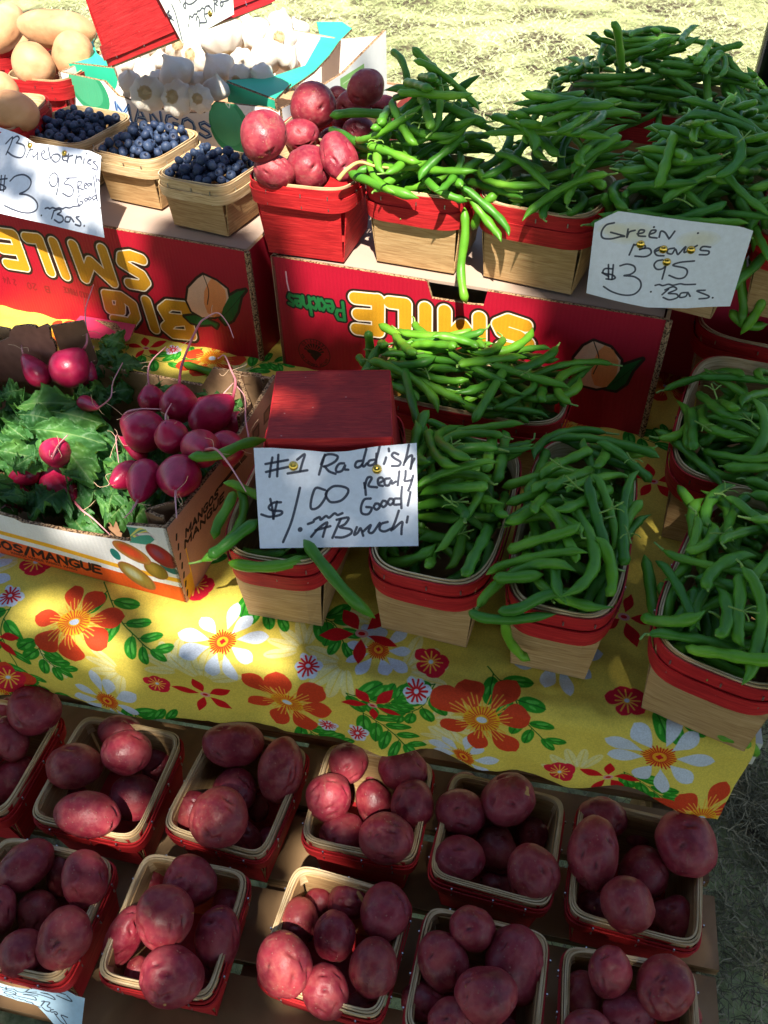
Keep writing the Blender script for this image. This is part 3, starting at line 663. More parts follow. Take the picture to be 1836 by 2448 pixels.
# carton 2
f2 = face_of(R2, A2, .50); c2_ = Canvas(-.005, -.005, .51, .18, 3000, (.64, .055, .16)); z = zc(660, 640, .3858); L2 = []
for ln in ([(632, 200), (632, 395)], [(490, 188), (632, 202)], [(510, 290), (632, 298)], [(500, 380), (632, 395)], [(705, 215), (800, 226), (800, 430)], [(925, 250), (925, 445)],
           [(1045, 268), (1045, 465)], [(1260, 310), (1262, 500)], [(1045, 465), (1152, 355), (1262, 500)], [(1545, 360), (1440, 325), (1378, 350), (1400, 395), (1500, 425), (1560, 470), (1500, 510), (1400, 490)],
           [(700, 520), (800, 540), (850, 620)], [(1000, 560), (1020, 690)], [(1150, 590), (1180, 720)]):
    L2.append(f2.map(z, ln))
px2 = .3858*depth_t(f2.P(.2, .1)); c2_.multi(L2, [(128*px2, DK), (98*px2, CRM), (80*px2, GOLD)])
pt = fit_text('Peaches', f2.st(*z(412, 215)), f2.st(*z(72, 162)), np.array(f2.st(*z(425, 325)))-np.array(f2.st(*z(412, 215))), .12)
c2_.multi(pt, [(44*px2, (.08, .09, .07)), (22*px2, (.10, .40, .20))])
sc_, srx, sry = np.array(f2.st(*z(237, 530))), .0235, .0225
rng_pts = [sc_+[srx*math.cos(a), sry*math.sin(a)] for a in np.linspace(0, 6.284, 41)]; c2_.stroke(rng_pts, .0009, (.16, .04, .07)); 
def ring_text(cv, s, c, r, a0, a1, h, col_, up=1):
    n = len(s)
    for i, ch in enumerate(s):
        a = a0+(a1-a0)*i/(n-1); u = np.array([math.cos(a), math.sin(a)]); ex = np.array([-u[1], u[0]])*(-up); ey = u*up
        for l in text(ch, c+u*r-ex*h*.3, ex, ey, h): cv.stroke(l, h*.2, col_)
ring_text(c2_, 'SOUTH CAROLINA', sc_, .0178, math.radians(-20+0), math.radians(-160), .0038, (.16, .04, .07), 1)
ring_text(c2_, 'CERTIFIED', sc_, .0215, math.radians(35), math.radians(145), .0038, (.16, .04, .07), -1)
for i in range(9):
    a = math.radians(20+i*17.5); u = np.array([math.cos(a), math.sin(a)]); v = np.array([-u[1], u[0]])
    c2_.poly([sc_+u*.006, sc_+u*.0155+v*.0016, sc_+u*.0155-v*.0016], (.16, .04, .07))
c2_.blob(sc_+[0, .001], .011, .0042, -.12, (.16, .04, .07)); c2_.poly([sc_+[-.007, -.003], sc_+[.001, -.0125], sc_+[.009, -.002]], (.16, .04, .07))
z5_ = zc(620, 560, .6148)
peach(c2_, f2, z5_, .6148, [(1300, 415), (1262, 435), (1225, 480), (1222, 540), (1250, 585), (1310, 600), (1370, 590), (1400, 540), (1405, 490), (1365, 440)],
      [(1345, 600), (1380, 560), (1415, 510), (1490, 485), (1450, 530), (1425, 580), (1385, 608)])
c2_.stroke(f2.map(z, [(60, 25), (68, 90), (80, 140)]), .0022, (.9, .8, .8), .8)
c2_.grain(.03, 2); FM2 = c2_.material('print_carton_right', .5, .35, .0004, 30, 'box')
nt_ = f2.map(z, [(1310, 140), (1285, 235), (1205, 228), (965, 190), (935, 90)]); nt_[0] = (nt_[0][0], HB); nt_[-1] = (nt_[-1][0], HB)
t2, _ = carton('peach_carton', 'red peach carton lying upside down in the middle with a torn handle hole', R2, A2, .50, .34, HB, FM2, c2_, nt_)
# cartons that carry the back row
E1 = np.array([math.cos(math.radians(A1)), math.sin(math.radians(A1))]); N1 = np.array([-E1[1], E1[0]])
def plain(label, fr, ang, L=.5, D=.33):
    return carton('peach_carton', label, (fr[0], fr[1], 0.), ang, L, D, HB, M['box_red'], None)[0]
plain('plain red carton on the table under the garlic carton', np.array(R1[:2])+N1*.345, A1)
plain('plain red carton on the table under the rear basket of beans', np.array(R2[:2])+np.array([.150, .318]), A2, .31, .25)
plain('plain red carton hidden under the beans at the right edge', (.650, .985), -7.4, .5, .33)

# ================================================================== BASKETS
def loop(w, d, n=4.2, K=52):
    out = []
    for i in range(K):
        a = 2*math.pi*(i+.5)/K; c, s = math.cos(a), math.sin(a)
        out.append((w/2*math.copysign(abs(c)**(2/n), c), d/2*math.copysign(abs(s)**(2/n), s)))
    return out
def band(w, d, ztop, hh, slope, th=.0013, wob=.0007, seed=0., n=4.2):
    R4 = []; K = 56
    for li, (off, z) in enumerate(((0, ztop), (-th, ztop), (-th-hh*slope, ztop-hh), (-hh*slope, ztop-hh))):
        ring = []
        for i, (x, y) in enumerate(loop(w+2*off, d+2*off, n, K)):
            nz = noise.noise(Vector((x*22+seed, y*22, seed))); nr = noise.noise(Vector((x*16+seed, y*16, 7+seed)))*.0011
            q = math.hypot(x, y); ring.append((x*(1+nr/q), y*(1+nr/q), z+wob*nz*2))
        R4.append(ring)
    V = []; Fc = []
    for li in range(4):
        o = len(V); V += R4[li]+R4[(li+1) % 4]
        for i in range(K): Fc.append((o+i, o+(i+1) % K, o+K+(i+1) % K, o+K+i))
    return V, Fc
BASKETS = {}
def basket(key, label, x, y, zb, rot, w, d, h, style, group, cat='basket', mat4=None, n=4.2):
    t = empty('berry_basket', (x, y, zb), math.radians(rot)); tag(t, label, cat, group)
    if mat4 is not None: t.matrix_world = mat4
    ins = .19*h/.095*.095; bw, bd = w-2*.150*h-.003, d-2*.150*h-.003; sd = hash_(key)
    body = {'natural': 'veneer_side', 'red_band': 'veneer_side', 'nested': 'veneer_red', 'red': 'veneer_red'}[style]
    sl = (w-bw)/2/h
    b = MB(); b.box((0, 0, .0016), bw*.99, bd*.99, .0016); b.build('base', M['veneer_red_flat' if style == 'red' else body], t)
    for k in range(4):
        W2, D2, bW, bD = (w, d, bw, bd) if k % 2 == 0 else (d, w, bd, bw)
        a = math.radians(90*k); ca, sa = math.cos(a), math.sin(a)
        def Rr(p): return (ca*p[0]-sa*p[1], sa*p[0]+ca*p[1], p[2])
        for ly in range(2 if style == 'nested' else 1):
            of = .0030+ly*.0030; tp = W2*.40; bt = bW*.485; V = []; nx = 7
            for zz_, hw, yy_ in ((0.0005+ly*.002, bt, bD/2-.0005), (h*.5, (bt+tp)/2, (bD+D2)/4-.0015), (h-.004, tp, D2/2-of)):
                for i in range(nx):
                    s = -1+2*i/(nx-1); bow = 0.
                    for th in (0, .0013):
                        se = (1-min(1, abs(hw*s)/(W2/2))**n)**(1/n); tz_ = zz_/h; dfl = (1-se)*D2/2*tz_**1.5
                        V.append(Rr((hw*s, -(yy_-ly*.0022-th-dfl), zz_)))
            Fc = []
            for r_ in range(2):
                for i in range(nx-1):
                    p = lambda rr, ii, t_: (rr*nx+ii)*2+t_
                    Fc += [(p(r_, i, 0), p(r_, i+1, 0), p(r_+1, i+1, 0), p(r_+1, i, 0)), (p(r_, i+1, 1), p(r_, i, 1), p(r_+1, i, 1), p(r_+1, i+1, 1))]
            for r_ in range(2):
                Fc += [(p(r_, 0, 1), p(r_, 0, 0), p(r_+1, 0, 0), p(r_+1, 0, 1)), (p(r_, nx-1, 0), p(r_, nx-1, 1), p(r_+1, nx-1, 1), p(r_+1, nx-1, 0))]
            for i in range(nx-1): Fc += [(p(2, i, 0), p(2, i+1, 0), p(2, i+1, 1), p(2, i, 1)), (p(0, i+1, 0), p(0, i, 0), p(0, i, 1), p(0, i+1, 1))]
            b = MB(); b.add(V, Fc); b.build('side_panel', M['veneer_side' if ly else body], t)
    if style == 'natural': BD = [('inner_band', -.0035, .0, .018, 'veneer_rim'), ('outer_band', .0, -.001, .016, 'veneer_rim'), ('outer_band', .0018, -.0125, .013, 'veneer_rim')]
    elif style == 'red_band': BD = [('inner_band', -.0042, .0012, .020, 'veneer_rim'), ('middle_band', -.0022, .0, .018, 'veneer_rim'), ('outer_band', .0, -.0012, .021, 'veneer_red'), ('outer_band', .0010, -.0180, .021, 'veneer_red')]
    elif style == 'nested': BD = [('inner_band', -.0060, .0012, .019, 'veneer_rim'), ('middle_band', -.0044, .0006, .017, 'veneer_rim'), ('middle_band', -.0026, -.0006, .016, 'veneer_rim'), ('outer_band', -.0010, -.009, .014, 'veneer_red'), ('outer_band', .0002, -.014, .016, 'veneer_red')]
    else: BD = [('inner_band', -.0040, .0008, .019, 'veneer_rim' if style == 'red' else 'veneer_red'), ('outer_band', .0, -.0008, .018, 'veneer_red'), ('outer_band', .0014, -.010, .018, 'veneer_red')]
    for i, (nm_, off, dz, hh, mt) in enumerate(BD):
        V, Fc = band(w+2*off, d+2*off, h+dz, hh, sl*.62, .0013, .0008, sd+i*3.1, n); b = MB(); b.add(V, Fc); b.build(nm_, M[mt], t, True)
    st = MB()
    for k in range(4):
        W2, D2 = (w, d) if k % 2 == 0 else (d, w); a = math.radians(90*k); ca, sa = math.cos(a), math.sin(a)
        for s in (-.55, .1, .6):
            for zz_ in (h-.010, h-.024):
                x_, y_ = W2*.5*s, -(D2/2*(1-abs(s)**n)**(1/n)+.0016-(h-zz_)*sl*.62); st.box((ca*x_-sa*y_, sa*x_+ca*y_, zz_), .0013, .0013, .0045, a+.3)
    st.build('staples', M['steel'], t)['kind'] = 'stuff'
    BASKETS[key] = dict(c=np.array([x, y]), rot=math.radians(rot), w=w, d=d, rim=zb+h, zb=zb, h=h, phrase=label)
    return t
def hash_(s): return float(sum(ord(c)*(i+3) for i, c in enumerate(s)) % 97)
def from_front(A, B, zr, d, wk=1.04):
    a, b = at(*A, zr)[:2], at(*B, zr)[:2]; e = b-a; w = np.linalg.norm(e); ang = math.atan2(e[1], e[0]); n = np.array([-e[1], e[0]])/w
    c = (a+b)/2+n*d/2; return c, math.degrees(ang), w*wk
# ---- red potato baskets on the bench
ZR = -.135; GP = 'veneer baskets of red potatoes on the lower bench'
PB = {'a': [(-95, 1640), (155, 1696), (18, 1945), (-240, 1890)], 'b': [(195, 1694), (437, 1746), (341, 2006), (71, 1951)], 'c': [(502, 1715), (732, 1778), (650, 2054), (397, 1974)],
      'd': [(784, 1763), (1046, 1812), (992, 2062), (719, 2000)], 'e': [(1073, 1827), (1351, 1899), (1324, 2165), (1031, 2089)], 'f': [(1388, 1896), (1699, 1965), (1662, 2260), (1351, 2173)],
      'g': [(0, 1987), (284, 2056), (142, 2351), (-150, 2290)], 'h': [(337, 2033), (594, 2079), (514, 2405), (226, 2336)], 'i': [(699, 2054), (996, 2143), (904, 2441), (609, 2355)],
      'j': [(1031, 2155), (1332, 2239), (1270, 2545), (945, 2470)], 'k': [(1356, 2250), (1662, 2313), (1690, 2620), (1325, 2560)]}
LBP = dict(a='potato basket at the left end of the upper bench row', b='second potato basket from the left in the upper bench row', c='third potato basket from the left in the upper bench row',
           d='fourth potato basket from the left in the upper bench row', e='fifth potato basket from the left in the upper bench row', f='potato basket at the right end of the upper bench row',
           g='potato basket at the left end of the lower bench row', h='second potato basket from the left in the lower bench row', i='middle potato basket of the lower bench row',
           j='fourth potato basket from the left in the lower bench row', k='potato basket at the right end of the lower bench row')
for k_, q in PB.items():
    Q = [at(*p, ZR)[:2] for p in q]; c = sum(Q)/4; e = (Q[1]-Q[0])+(Q[2]-Q[3]); f_ = (Q[0]-Q[3])+(Q[1]-Q[2]); w = np.linalg.norm(e)/2*1.03; d = np.linalg.norm(f_)/2*1.03
    rot = math.degrees(math.atan2(e[1], e[0])); c[1] -= .004 if k_ in 'abcdef' else 0
    basket('pot_'+k_, 'wooden '+LBP[k_], c[0], c[1], ZB+.0015, rot, w, d, ZR-ZB-.0015, 'nested', GP, n=8)
# ---- bean baskets
GB = 'red banded baskets of green beans'
for k_, A, B, zr, d, lab in (('F1', (505, 1322), (780, 1366), .112, .225, 'red banded bean basket under the radish price sign'),
                             ('F2', (852, 1352), (1160, 1420), .112, .215, 'red banded bean basket in the front row, right of the radish sign'),
                             ('F3', (1192, 1440), (1482, 1500), .112, .245, 'red banded bean basket third along the front row'),
                             ('F4', (1530, 1540), (1905, 1690), .112, .245, 'large red banded bean basket at the right end of the front row'),
                             ('F5', (1588, 1125), (1900, 1200), .112, .240, 'red banded bean basket at the right edge behind the front one'),
                             ('F6', (1650, 790), (1960, 860), .112, .200, 'shaded red banded bean basket at the right edge under the price sign'),
                             ('G1', (856, 447), (1112, 484), .272, .13, 'small bean basket on the middle carton beside the upper potatoes'),
                             ('G2', (1128, 479), (1415, 532), .272, .14, 'bean basket on the middle carton in the centre of the picture top'),
                             ('G3', (1440, 515), (1790, 590), .272, .22, 'bean basket behind the green beans price sign'),
                             ('G5', (1800, 560), (2080, 610), .272, .16, 'bean basket cut off by the right edge behind the price sign'),
                             ('G4', (1340, 250), (1760, 298), .272, .15, 'wide bean basket in the back row at the upper right')):
    c, rot, w = from_front(A, B, zr, d); zb = .003 if k_[0] == 'F' else HB+.001
    if k_ == 'G3': w *= .94
    basket(k_, lab, c[0], c[1], zb, rot, w, d, zr-zb, 'red_band', GB, n=4.0)
basket('M1', 'red banded bean basket standing across, in front of the middle carton', -.078, .828, .003, -8, .240, .125, .108, 'red_band', GB, n=4.0)
# ---- blueberry baskets
for k_, q, lab in (('b1', [(146, 243), (300, 270), (207, 359), (46, 316)], 'pint basket of blueberries at the left beside the sweet potatoes'), ('b2', [(321, 284), (480, 314), (371, 394), (221, 359)], 'pint basket of blueberries in the middle of the three'),
                   ('b3', [(462, 335), (612, 376), (565, 454), (382, 422)], 'pint basket of blueberries nearest the red potatoes')):
    Q = [at(*p, .243)[:2] for p in q]; c = sum(Q)/4; e = (Q[1]-Q[0])+(Q[2]-Q[3]); w = np.linalg.norm(e)/2*1.0; f_ = (Q[0]-Q[3])+(Q[1]-Q[2]); d = max(.108, np.linalg.norm(f_)/2)
    basket(k_, lab, c[0], c[1], HB+.001, math.degrees(math.atan2(e[1], e[0]))*.6-4, w, d, .243-HB-.001, 'natural', 'blueberry baskets on the left carton', n=5)
# ---- upper potato baskets
c, rot, w = from_front((582, 433), (828, 462), .270, .13); basket('P1', 'red basket of red potatoes on the cartons beside the blueberries', c[0], c[1], HB+.001, rot, w, .13, .099, 'red', 'red potato baskets on the cartons', n=5)
cb = c+np.array([-.01, .145]); basket('P2', 'red basket of red potatoes behind the front one, by the garlic carton', cb[0], cb[1], HB+.001, rot-4, .135, .13, .099, 'red', 'red potato baskets on the cartons', n=5)
# ---- sweet potato baskets
c, rot, w = from_front((4, 183), (150, 196), .262, .15); basket('S1', 'red basket of sweet potatoes beside the garlic carton', c[0], c[1], HB+.001, rot, w*1.05, .16, .091, 'red', 'sweet potato baskets', n=5)
q1, q2 = at(36, 316, .262)[:2], at(132, 224, .262)[:2]; e = q2-q1; d_ = np.linalg.norm(e); ang = math.atan2(e[1], e[0])-math.pi/2
cc = (q1+q2)/2-np.array([math.cos(ang), math.sin(ang)])*.072
basket('S2', 'basket of sweet potatoes at the left edge above the blueberry sign', cc[0], cc[1], HB+.001, math.degrees(ang), .145, d_*1.0, .091, 'red', 'sweet potato baskets', n=5)
basket('S0', 'basket at the upper left corner holding large sweet potatoes', -1.02, 1.50, HB+.001, -6, .17, .17, .091, 'red', 'sweet potato baskets', n=5)
# ---- overturned baskets that carry signs
def overturn(key, lab, c, zt, rz, w, d, h, tilt=0., axis='X'):
    mt = Matrix.Translation((c[0], c[1], zt)) @ Matrix.Rotation(tilt, 4, axis) @ Matrix.Rotation(rz, 4, 'Z') @ Matrix.Rotation(math.pi, 4, 'X')
    return basket(key, lab, c[0], c[1], zt, 0, w, d, h, 'red', 'overturned red baskets holding price signs', mat4=mt, n=5)
Q = [at(*p, .185)[:2] for p in ((659, 884), (929, 882), (937, 1046), (644, 1057))]; c = sum(Q)/4; e = (Q[1]-Q[0])+(Q[2]-Q[3])
overturn('O1', 'overturned red basket with the radish price sign pinned on it', c, .186, math.atan2(e[1], e[0]), .150, .150, .088, math.radians(-3))

# ================================================================== POTATOES
import bmesh
def ico(sub):
    b = bmesh.new(); bmesh.ops.create_icosphere(b, subdivisions=sub, radius=1.0); V = np.array([v.co[:] for v in b.verts]); Fc = [[v.index for v in f.verts] for f in b.faces]; b.free(); return V, Fc
ICO, ICF = ico(5); ICO4, ICF4 = ico(4)
def potato_mesh(R, seed, eyes=6, lump=.055, taper=0., base=(ICO, ICF), mat='potato', name='potato', depth=.13):
    g = np.random.default_rng(seed); V = base[0]; r = np.ones(len(V))
    for k in range(9):
        d = g.normal(size=3); d /= np.linalg.norm(d); r += lump*g.normal()*np.cos(V@d*g.uniform(1.6, 3.2)+g.uniform(0, 6.28))*.6
    for k in range(8):
        d = g.normal(size=3); d /= np.linalg.norm(d); r += lump*.09*np.cos(V@d*g.uniform(6, 12)+g.uniform(0, 6.28))
    ey = []
    for k in range(eyes):
        d = g.normal(size=3); d[2] = abs(d[2]); d /= np.linalg.norm(d); ey.append(d)
    if eyes:
        d = np.array([g.choice([-1, 1])*.8, g.normal()*.3, .5]); ey[0] = d/np.linalg.norm(d)
    pit = np.zeros(len(V))
    for i, d in enumerate(ey):
        c = V@d; t = np.cross(d, [0, 0, 1.]); t /= np.linalg.norm(t)+1e-9; w = V@t; u = V@np.cross(t, d)
        ang2 = (w/ .16)**2+((u)/ .07)**2; m = c > 0
        r -= np.where(m, depth*g.uniform(.5, 1.1)*np.exp(-ang2)+ (depth*.35)*np.exp(-(w/.3)**2-(u/.2)**2), 0)
        pit = np.maximum(pit, np.where(m, np.exp(-((w/.13)**2+(u/.05)**2))*g.uniform(.5, 1.), 0))
        r += np.where(m, depth*.35*np.exp(-(w/.17)**2-((u-.14)/.06)**2), 0)
    P = V*r[:, None]; fz = np.clip(pit, 0, 1)
    if taper: P = P*np.stack([np.ones(len(V)), 1-taper*V[:, 0], 1-taper*V[:, 0]], 1)
    return mesh(name, P*np.asarray(R), base[1], M[mat], True, attr=fz)
def size_word(r): return 'large' if r > .0305 else ('small' if r < .0235 else 'medium')
def put_potato(key, z, cx, cy, rx, ry, ang, dz, seed, sscale, **kw):
    px, py = z(cx, cy); B = BASKETS[key]; P = at(px, py, B['rim']+dz); k = depth_t(P)*sscale
    Rr = (rx*k, ry*k, min(rx, ry)*k*.93); ca, sa = math.cos(math.radians(ang)), math.sin(math.radians(ang))
    X = CR*ca-CU*sa; Y = CR*sa+CU*ca; Zv = np.cross(X, Y)
    return P, Rr, (X, Y, Zv), (px, py)
def mat_from(X, Y, Z, P): return Matrix(((X[0], Y[0], Z[0], P[0]), (X[1], Y[1], Z[1], P[1]), (X[2], Y[2], Z[2], P[2]), (0, 0, 0, 1)))
z3 = zc(0, 1600, .3834); z4 = zc(560, 1700, .3617); z5 = zc(960, 1780, .528); z2 = zc(560, 100, .3617); z1 = zc(0, 0, .4219)
POT = [
 ('a', z3, .3834, [(225, 250, 160, 155, 0, .012), (60, 440, 105, 155, -10, -.005), (45, 235, 60, 65, 0, -.012), (80, 700, 130, 150, 0, -.045), (-90, 520, 110, 120, 0, -.01)]),
 ('b', z3, .3834, [(750, 395, 140, 108, 8, -.012), (785, 522, 152, 146, 0, .018), (465, 605, 168, 155, 0, -.002), (830, 805, 156, 138, 10, -.032), (555, 912, 208, 140, 8, .008), (990, 590, 100, 125, 0, -.05), (470, 800, 90, 70, 0, -.05)]),
 ('c', z3, .3834, [(1455, 472, 182, 152, 8, .008), (1365, 940, 172, 190, 15, .020), (1190, 890, 104, 138, 0, -.02), (1470, 765, 135, 130, 0, -.02)]),
 ('c', z4, .3617, [(308, 370, 148, 205, 6, .006), (90, 840, 90, 110, 0, -.05), (235, 860, 90, 90, 0, -.062), (165, 650, 70, 85, 0, -.055)]),
 ('d', z4, .3617, [(755, 348, 132, 128, 0, -.004), (1120, 385, 162, 145, 10, 0), (632, 562, 152, 168, 35, .004), (912, 600, 122, 148, 0, -.022), (1178, 625, 150, 158, 0, -.004), (708, 822, 155, 145, 0, -.018), (1003, 850, 186, 155, 8, .006), (930, 420, 70, 90, 0, -.05)]),
 ('e', z5, .528, [(290, 195, 75, 68, 0, -.03), (280, 310, 118, 104, 12, -.002), (482, 252, 121, 116, 0, .008), (262, 520, 113, 97, 0, -.004), (430, 480, 96, 118, 0, -.04), (590, 405, 76, 76, 0, -.05), (587, 592, 115, 128, 0, .002), (420, 640, 80, 60, 0, -.06)]),
 ('f', z5, .528, [(915, 330, 104, 96, 20, -.01), (870, 507, 114, 163, 8, .008), (1085, 395, 72, 66, 0, -.045), (1278, 456, 140, 134, 25, .012), (1095, 577, 112, 118, 0, -.022), (1024, 722, 126, 128, 20, .008), (1212, 785, 90, 103, 0, -.035), (865, 725, 66, 66, 0, -.05)]),
 ('g', z3, .3834, [(155, 1225, 195, 128, -42, .002), (545, 1312, 148, 186, -6, .008), (375, 1290, 85, 150, 15, -.025), (235, 1515, 130, 132, 0, -.028), (410, 1672, 162, 185, 25, .008), (140, 1782, 142, 152, 0, -.006), (10, 1500, 92, 150, 0, -.004), (300, 1850, 90, 70, 0, -.05)]),
 ('h', z3, .3834, [(1182, 1318, 178, 150, 25, -.006), (1024, 1542, 166, 192, -8, .022), (775, 1668, 112, 212, 28, -.012), (1352, 1680, 135, 192, 6, -.008), (1430, 1440, 110, 125, 0, -.042), (1056, 1905, 186, 172, 0, .010), (862, 1905, 90, 110, 0, -.035), (955, 1325, 78, 95, 0, -.035), (1270, 1950, 110, 100, 0, -.055)]),
 ('i', z4, .3617, [(565, 1258, 98, 92, 0, -.035), (755, 1250, 135, 116, 10, -.018), (998, 1315, 170, 186, 12, .008), (410, 1395, 135, 138, 0, -.018), (668, 1482, 142, 170, 0, .004), (340, 1670, 180, 215, -8, .014), (918, 1702, 166, 202, 5, .004), (610, 1850, 150, 182, -14, -.004), (850, 1960, 130, 100, 0, -.048)]),
 ('j', z5, .528, [(316, 836, 106, 106, 10, .014), (185, 975, 108, 142, -22, 0), (530, 988, 138, 166, -8, -.004), (382, 1126, 140, 128, 5, .014), (95, 1178, 92, 86, 0, -.02), (215, 1250, 102, 90, 0, .004), (450, 1290, 80, 60, 0, -.04)]),
 ('k', z5, .528, [(945, 1030, 95, 120, 0, .012), (1207, 1092, 126, 128, 25, .010), (820, 1132, 92, 97, 0, -.022), (1035, 1205, 118, 82, 0, -.008), (835, 1275, 104, 72, 0, .008), (1270, 1230, 90, 80, 0, -.045)]),
]
POTU = [('P1', z2, .3617, [(186, 622, 152, 162, 0, .050), (265, 865, 134, 108, 15, .010), (445, 620, 118, 102, 0, .012), (480, 832, 152, 152, 25, .006), (690, 775, 122, 172, -15, .020), (655, 640, 100, 78, 0, -.012), (300, 740, 80, 60, 0, -.02), (870, 780, 80, 90, 0, -.01)]),
        ('P2', z2, .3617, [(522, 422, 143, 158, 10, .034), (865, 295, 122, 112, 0, .062), (782, 428, 112, 96, 0, .020), (690, 362, 72, 62, 0, .0), (715, 520, 74, 62, 0, -.004), (822, 596, 112, 104, 0, .028), (985, 415, 92, 58, 0, .02)])]
allp = []; sd = 100
for key, z, s, L in POT:
    for (cx, cy, rx, ry, ang, dz) in L: allp.append(('pot_'+key, z, s, cx, cy, rx, ry, ang, dz))
for key, z, s, L in POTU:
    for (cx, cy, rx, ry, ang, dz) in L: allp.append((key, z, s, cx, cy, rx, ry, ang, dz))
rec = []
for (key, z, s, cx, cy, rx, ry, ang, dz) in allp:
    sd += 1; P, Rr, ax, pp = put_potato(key, z, cx, cy, rx, ry, ang, dz, sd, s)
    me = potato_mesh(Rr, sd, eyes=5+sd % 4); o = link('red_potato', me); o.matrix_world = mat_from(*ax, P)
    rec.append(dict(o=o, key=key, P=P, r=Rr[0], pp=pp, dz=dz))
SB = {'P1': 'the red basket beside the blueberries', 'P2': 'the red basket by the garlic', 'pot_a': 'upper row leftmost bench basket', 'pot_b': 'upper row second bench basket', 'pot_c': 'upper row third bench basket', 'pot_d': 'upper row fourth bench basket',
      'pot_e': 'upper row fifth bench basket', 'pot_f': 'upper row rightmost bench basket', 'pot_g': 'lower row leftmost bench basket', 'pot_h': 'lower row second bench basket', 'pot_i': 'lower row middle bench basket', 'pot_j': 'lower row fourth bench basket', 'pot_k': 'lower row rightmost bench basket'}
for k_ in BASKETS:
    rr = [q for q in rec if q['key'] == k_]
    if not rr: continue
    xs = [q['pp'][0] for q in rr]; ys_ = [q['pp'][1] for q in rr]; used = {}
    for q in rr:
        fx = (q['pp'][0]-min(xs))/(max(xs)-min(xs)+1); fy = (q['pp'][1]-min(ys_))/(max(ys_)-min(ys_)+1)
        q['pos'] = ('back' if fy < .34 else 'middle' if fy < .67 else 'front')+' '+('left' if fx < .34 else 'centre' if fx < .67 else 'right'); used.setdefault(q['pos'], []).append(q)
    for pos, L in used.items():
        L.sort(key=lambda q: -q['r'])
        for i, q in enumerate(L):
            w = 'red potato' if len(L) == 1 else (('larger red potato', 'smaller red potato')[i] if len(L) == 2 else ('largest red potato', 'mid-sized red potato', 'smallest red potato', 'tiniest red potato')[min(i, 3)])
            tag(q['o'], '%s, %s of %s' % (w, pos, SB[k_]), 'potato', 'red potatoes in '+SB[k_])

# ================================================================== SWEET POTATOES
SW = [('S0', 40, 160, 95, 150, 25, .03, 'tall sweet potato cut off by the left edge of the picture'), ('S1', 325, 158, 205, 95, 4, .040, 'long sweet potato lying across the back, left of the garlic sign'),
      ('S1', 195, 365, 112, 118, 0, .012, 'round pale sweet potato in front, left of the garlic carton'), ('S1', 410, 310, 118, 135, 10, .012, 'pale sweet potato tucked against the green carton corner'),
      ('S2', 85, 630, 140, 100, 12, .012, 'brownish sweet potato above the blueberry price sign'), ('S2', 0, 490, 90, 80, 30, .02, 'dirty orange sweet potato at the left edge above the blueberries'), ('S0', 110, 245, 60, 50, 0, -.02, 'small sweet potato hidden between the larger ones at the left'),
      ('S1', 300, 470, 100, 60, 0, -.03, 'sweet potato low in the basket beside the garlic carton')]
for (k_, cx, cy, rx, ry, ang, dz, lab) in SW:
    sd += 1; P, Rr, ax, pp = put_potato(k_, z1, cx, cy, rx, ry, ang, dz, sd, .4219)
    me = potato_mesh(Rr, sd, eyes=3, lump=.05, taper=.08, base=(ICO4, ICF4), mat='sweet', name='sweet_potato', depth=.05); o = link('sweet_potato', me); o.matrix_world = mat_from(*ax, P)
    tag(o, lab, 'sweet potato', 'sweet potatoes')

# ================================================================== GARLIC CARTON
zg = .268; AGL = -.0
gA, gB, gC = at(140, 172, zg), at(668, 262, zg), at(848, 60, zg)
ge = gB-gA; gL = float(np.linalg.norm(ge)); gang = math.degrees(math.atan2(ge[1], ge[0])); gex = ge/gL; gD = .33; gH = zg-HB-.001
garl = empty('garlic_carton', (gA[0], gA[1], HB+.001), math.radians(gang)); tag(garl, 'white and green mango carton full of garlic bulbs', 'box')
fg = Face((gA[0], gA[1], HB+.001), gex, (0, 0, 1))
cg = Canvas(-.005, -.005, gL+.01, gH+.02, 2600, (.93, .93, .93))
GB1, GB2 = (.20, .60, .42), (.40, .75, .58)
for cxy, rx, ry, an in (((505, 515), .040, .032, -.55), ((1300, 720), .036, .040, .1)):
    q = np.array(fg.st(*z1(*cxy))); cg.blob(q, rx, ry, an, GB1); cg.blob(q+[-.004, .004], rx*.8, ry*.8, an, GB2, .5); cg.stroke([q+[-.004, ry*.95], q+[.004, ry*.7], q+[.007, ry*.95]], .0022, (.8, .92, .85), 1, True)
ta, tb = fg.st(*z1(670, 665)), fg.st(*z1(1195, 785)); th = np.array(fg.st(*z1(1150, 690)))-np.array(fg.st(*z1(1160, 775)))
for l in fit_text('MANGOS', ta, tb, th, .25):
    cg.stroke(l, .0052, (.12, .33, .60)); 
for l in fit_text('MANGOS', ta, tb, th, .25): cg.stroke([np.array(p)+[.0012, .0008] for p in l], .0010, (.75, .86, .95))
cg.material('print_garlic_carton', .5, .35, .0003, 30, 'box')
top = [fg.st(*z1(*p)) for p in ((330, 390), (590, 462), (668, 545), (840, 600), (1000, 642), (1160, 640), (1215, 578), (1520, 612), (1585, 640))]
poly = [(0, 0), (gL, 0), (gL, gH)]+[(min(max(a, .002), gL-.002), min(b, gH)) for a, b in top[::-1]]+[(0, gH)]
b = MB(); b.prism(poly, (0, 0, 0), (1, 0, 0), (0, 0, 1), .005, 0, 1, cg.uv); b.build('front_panel', [M['print_garlic_carton'], M['corrugated_edge'], M['box_white']], garl)
cs = Canvas(0, 0, gD, gH+.03, 2000, (.90, .91, .90)); cs.poly([(.17, .03), (.25, .03), (.25, .088), (.17, .088)], (.50, .70, .40)); 
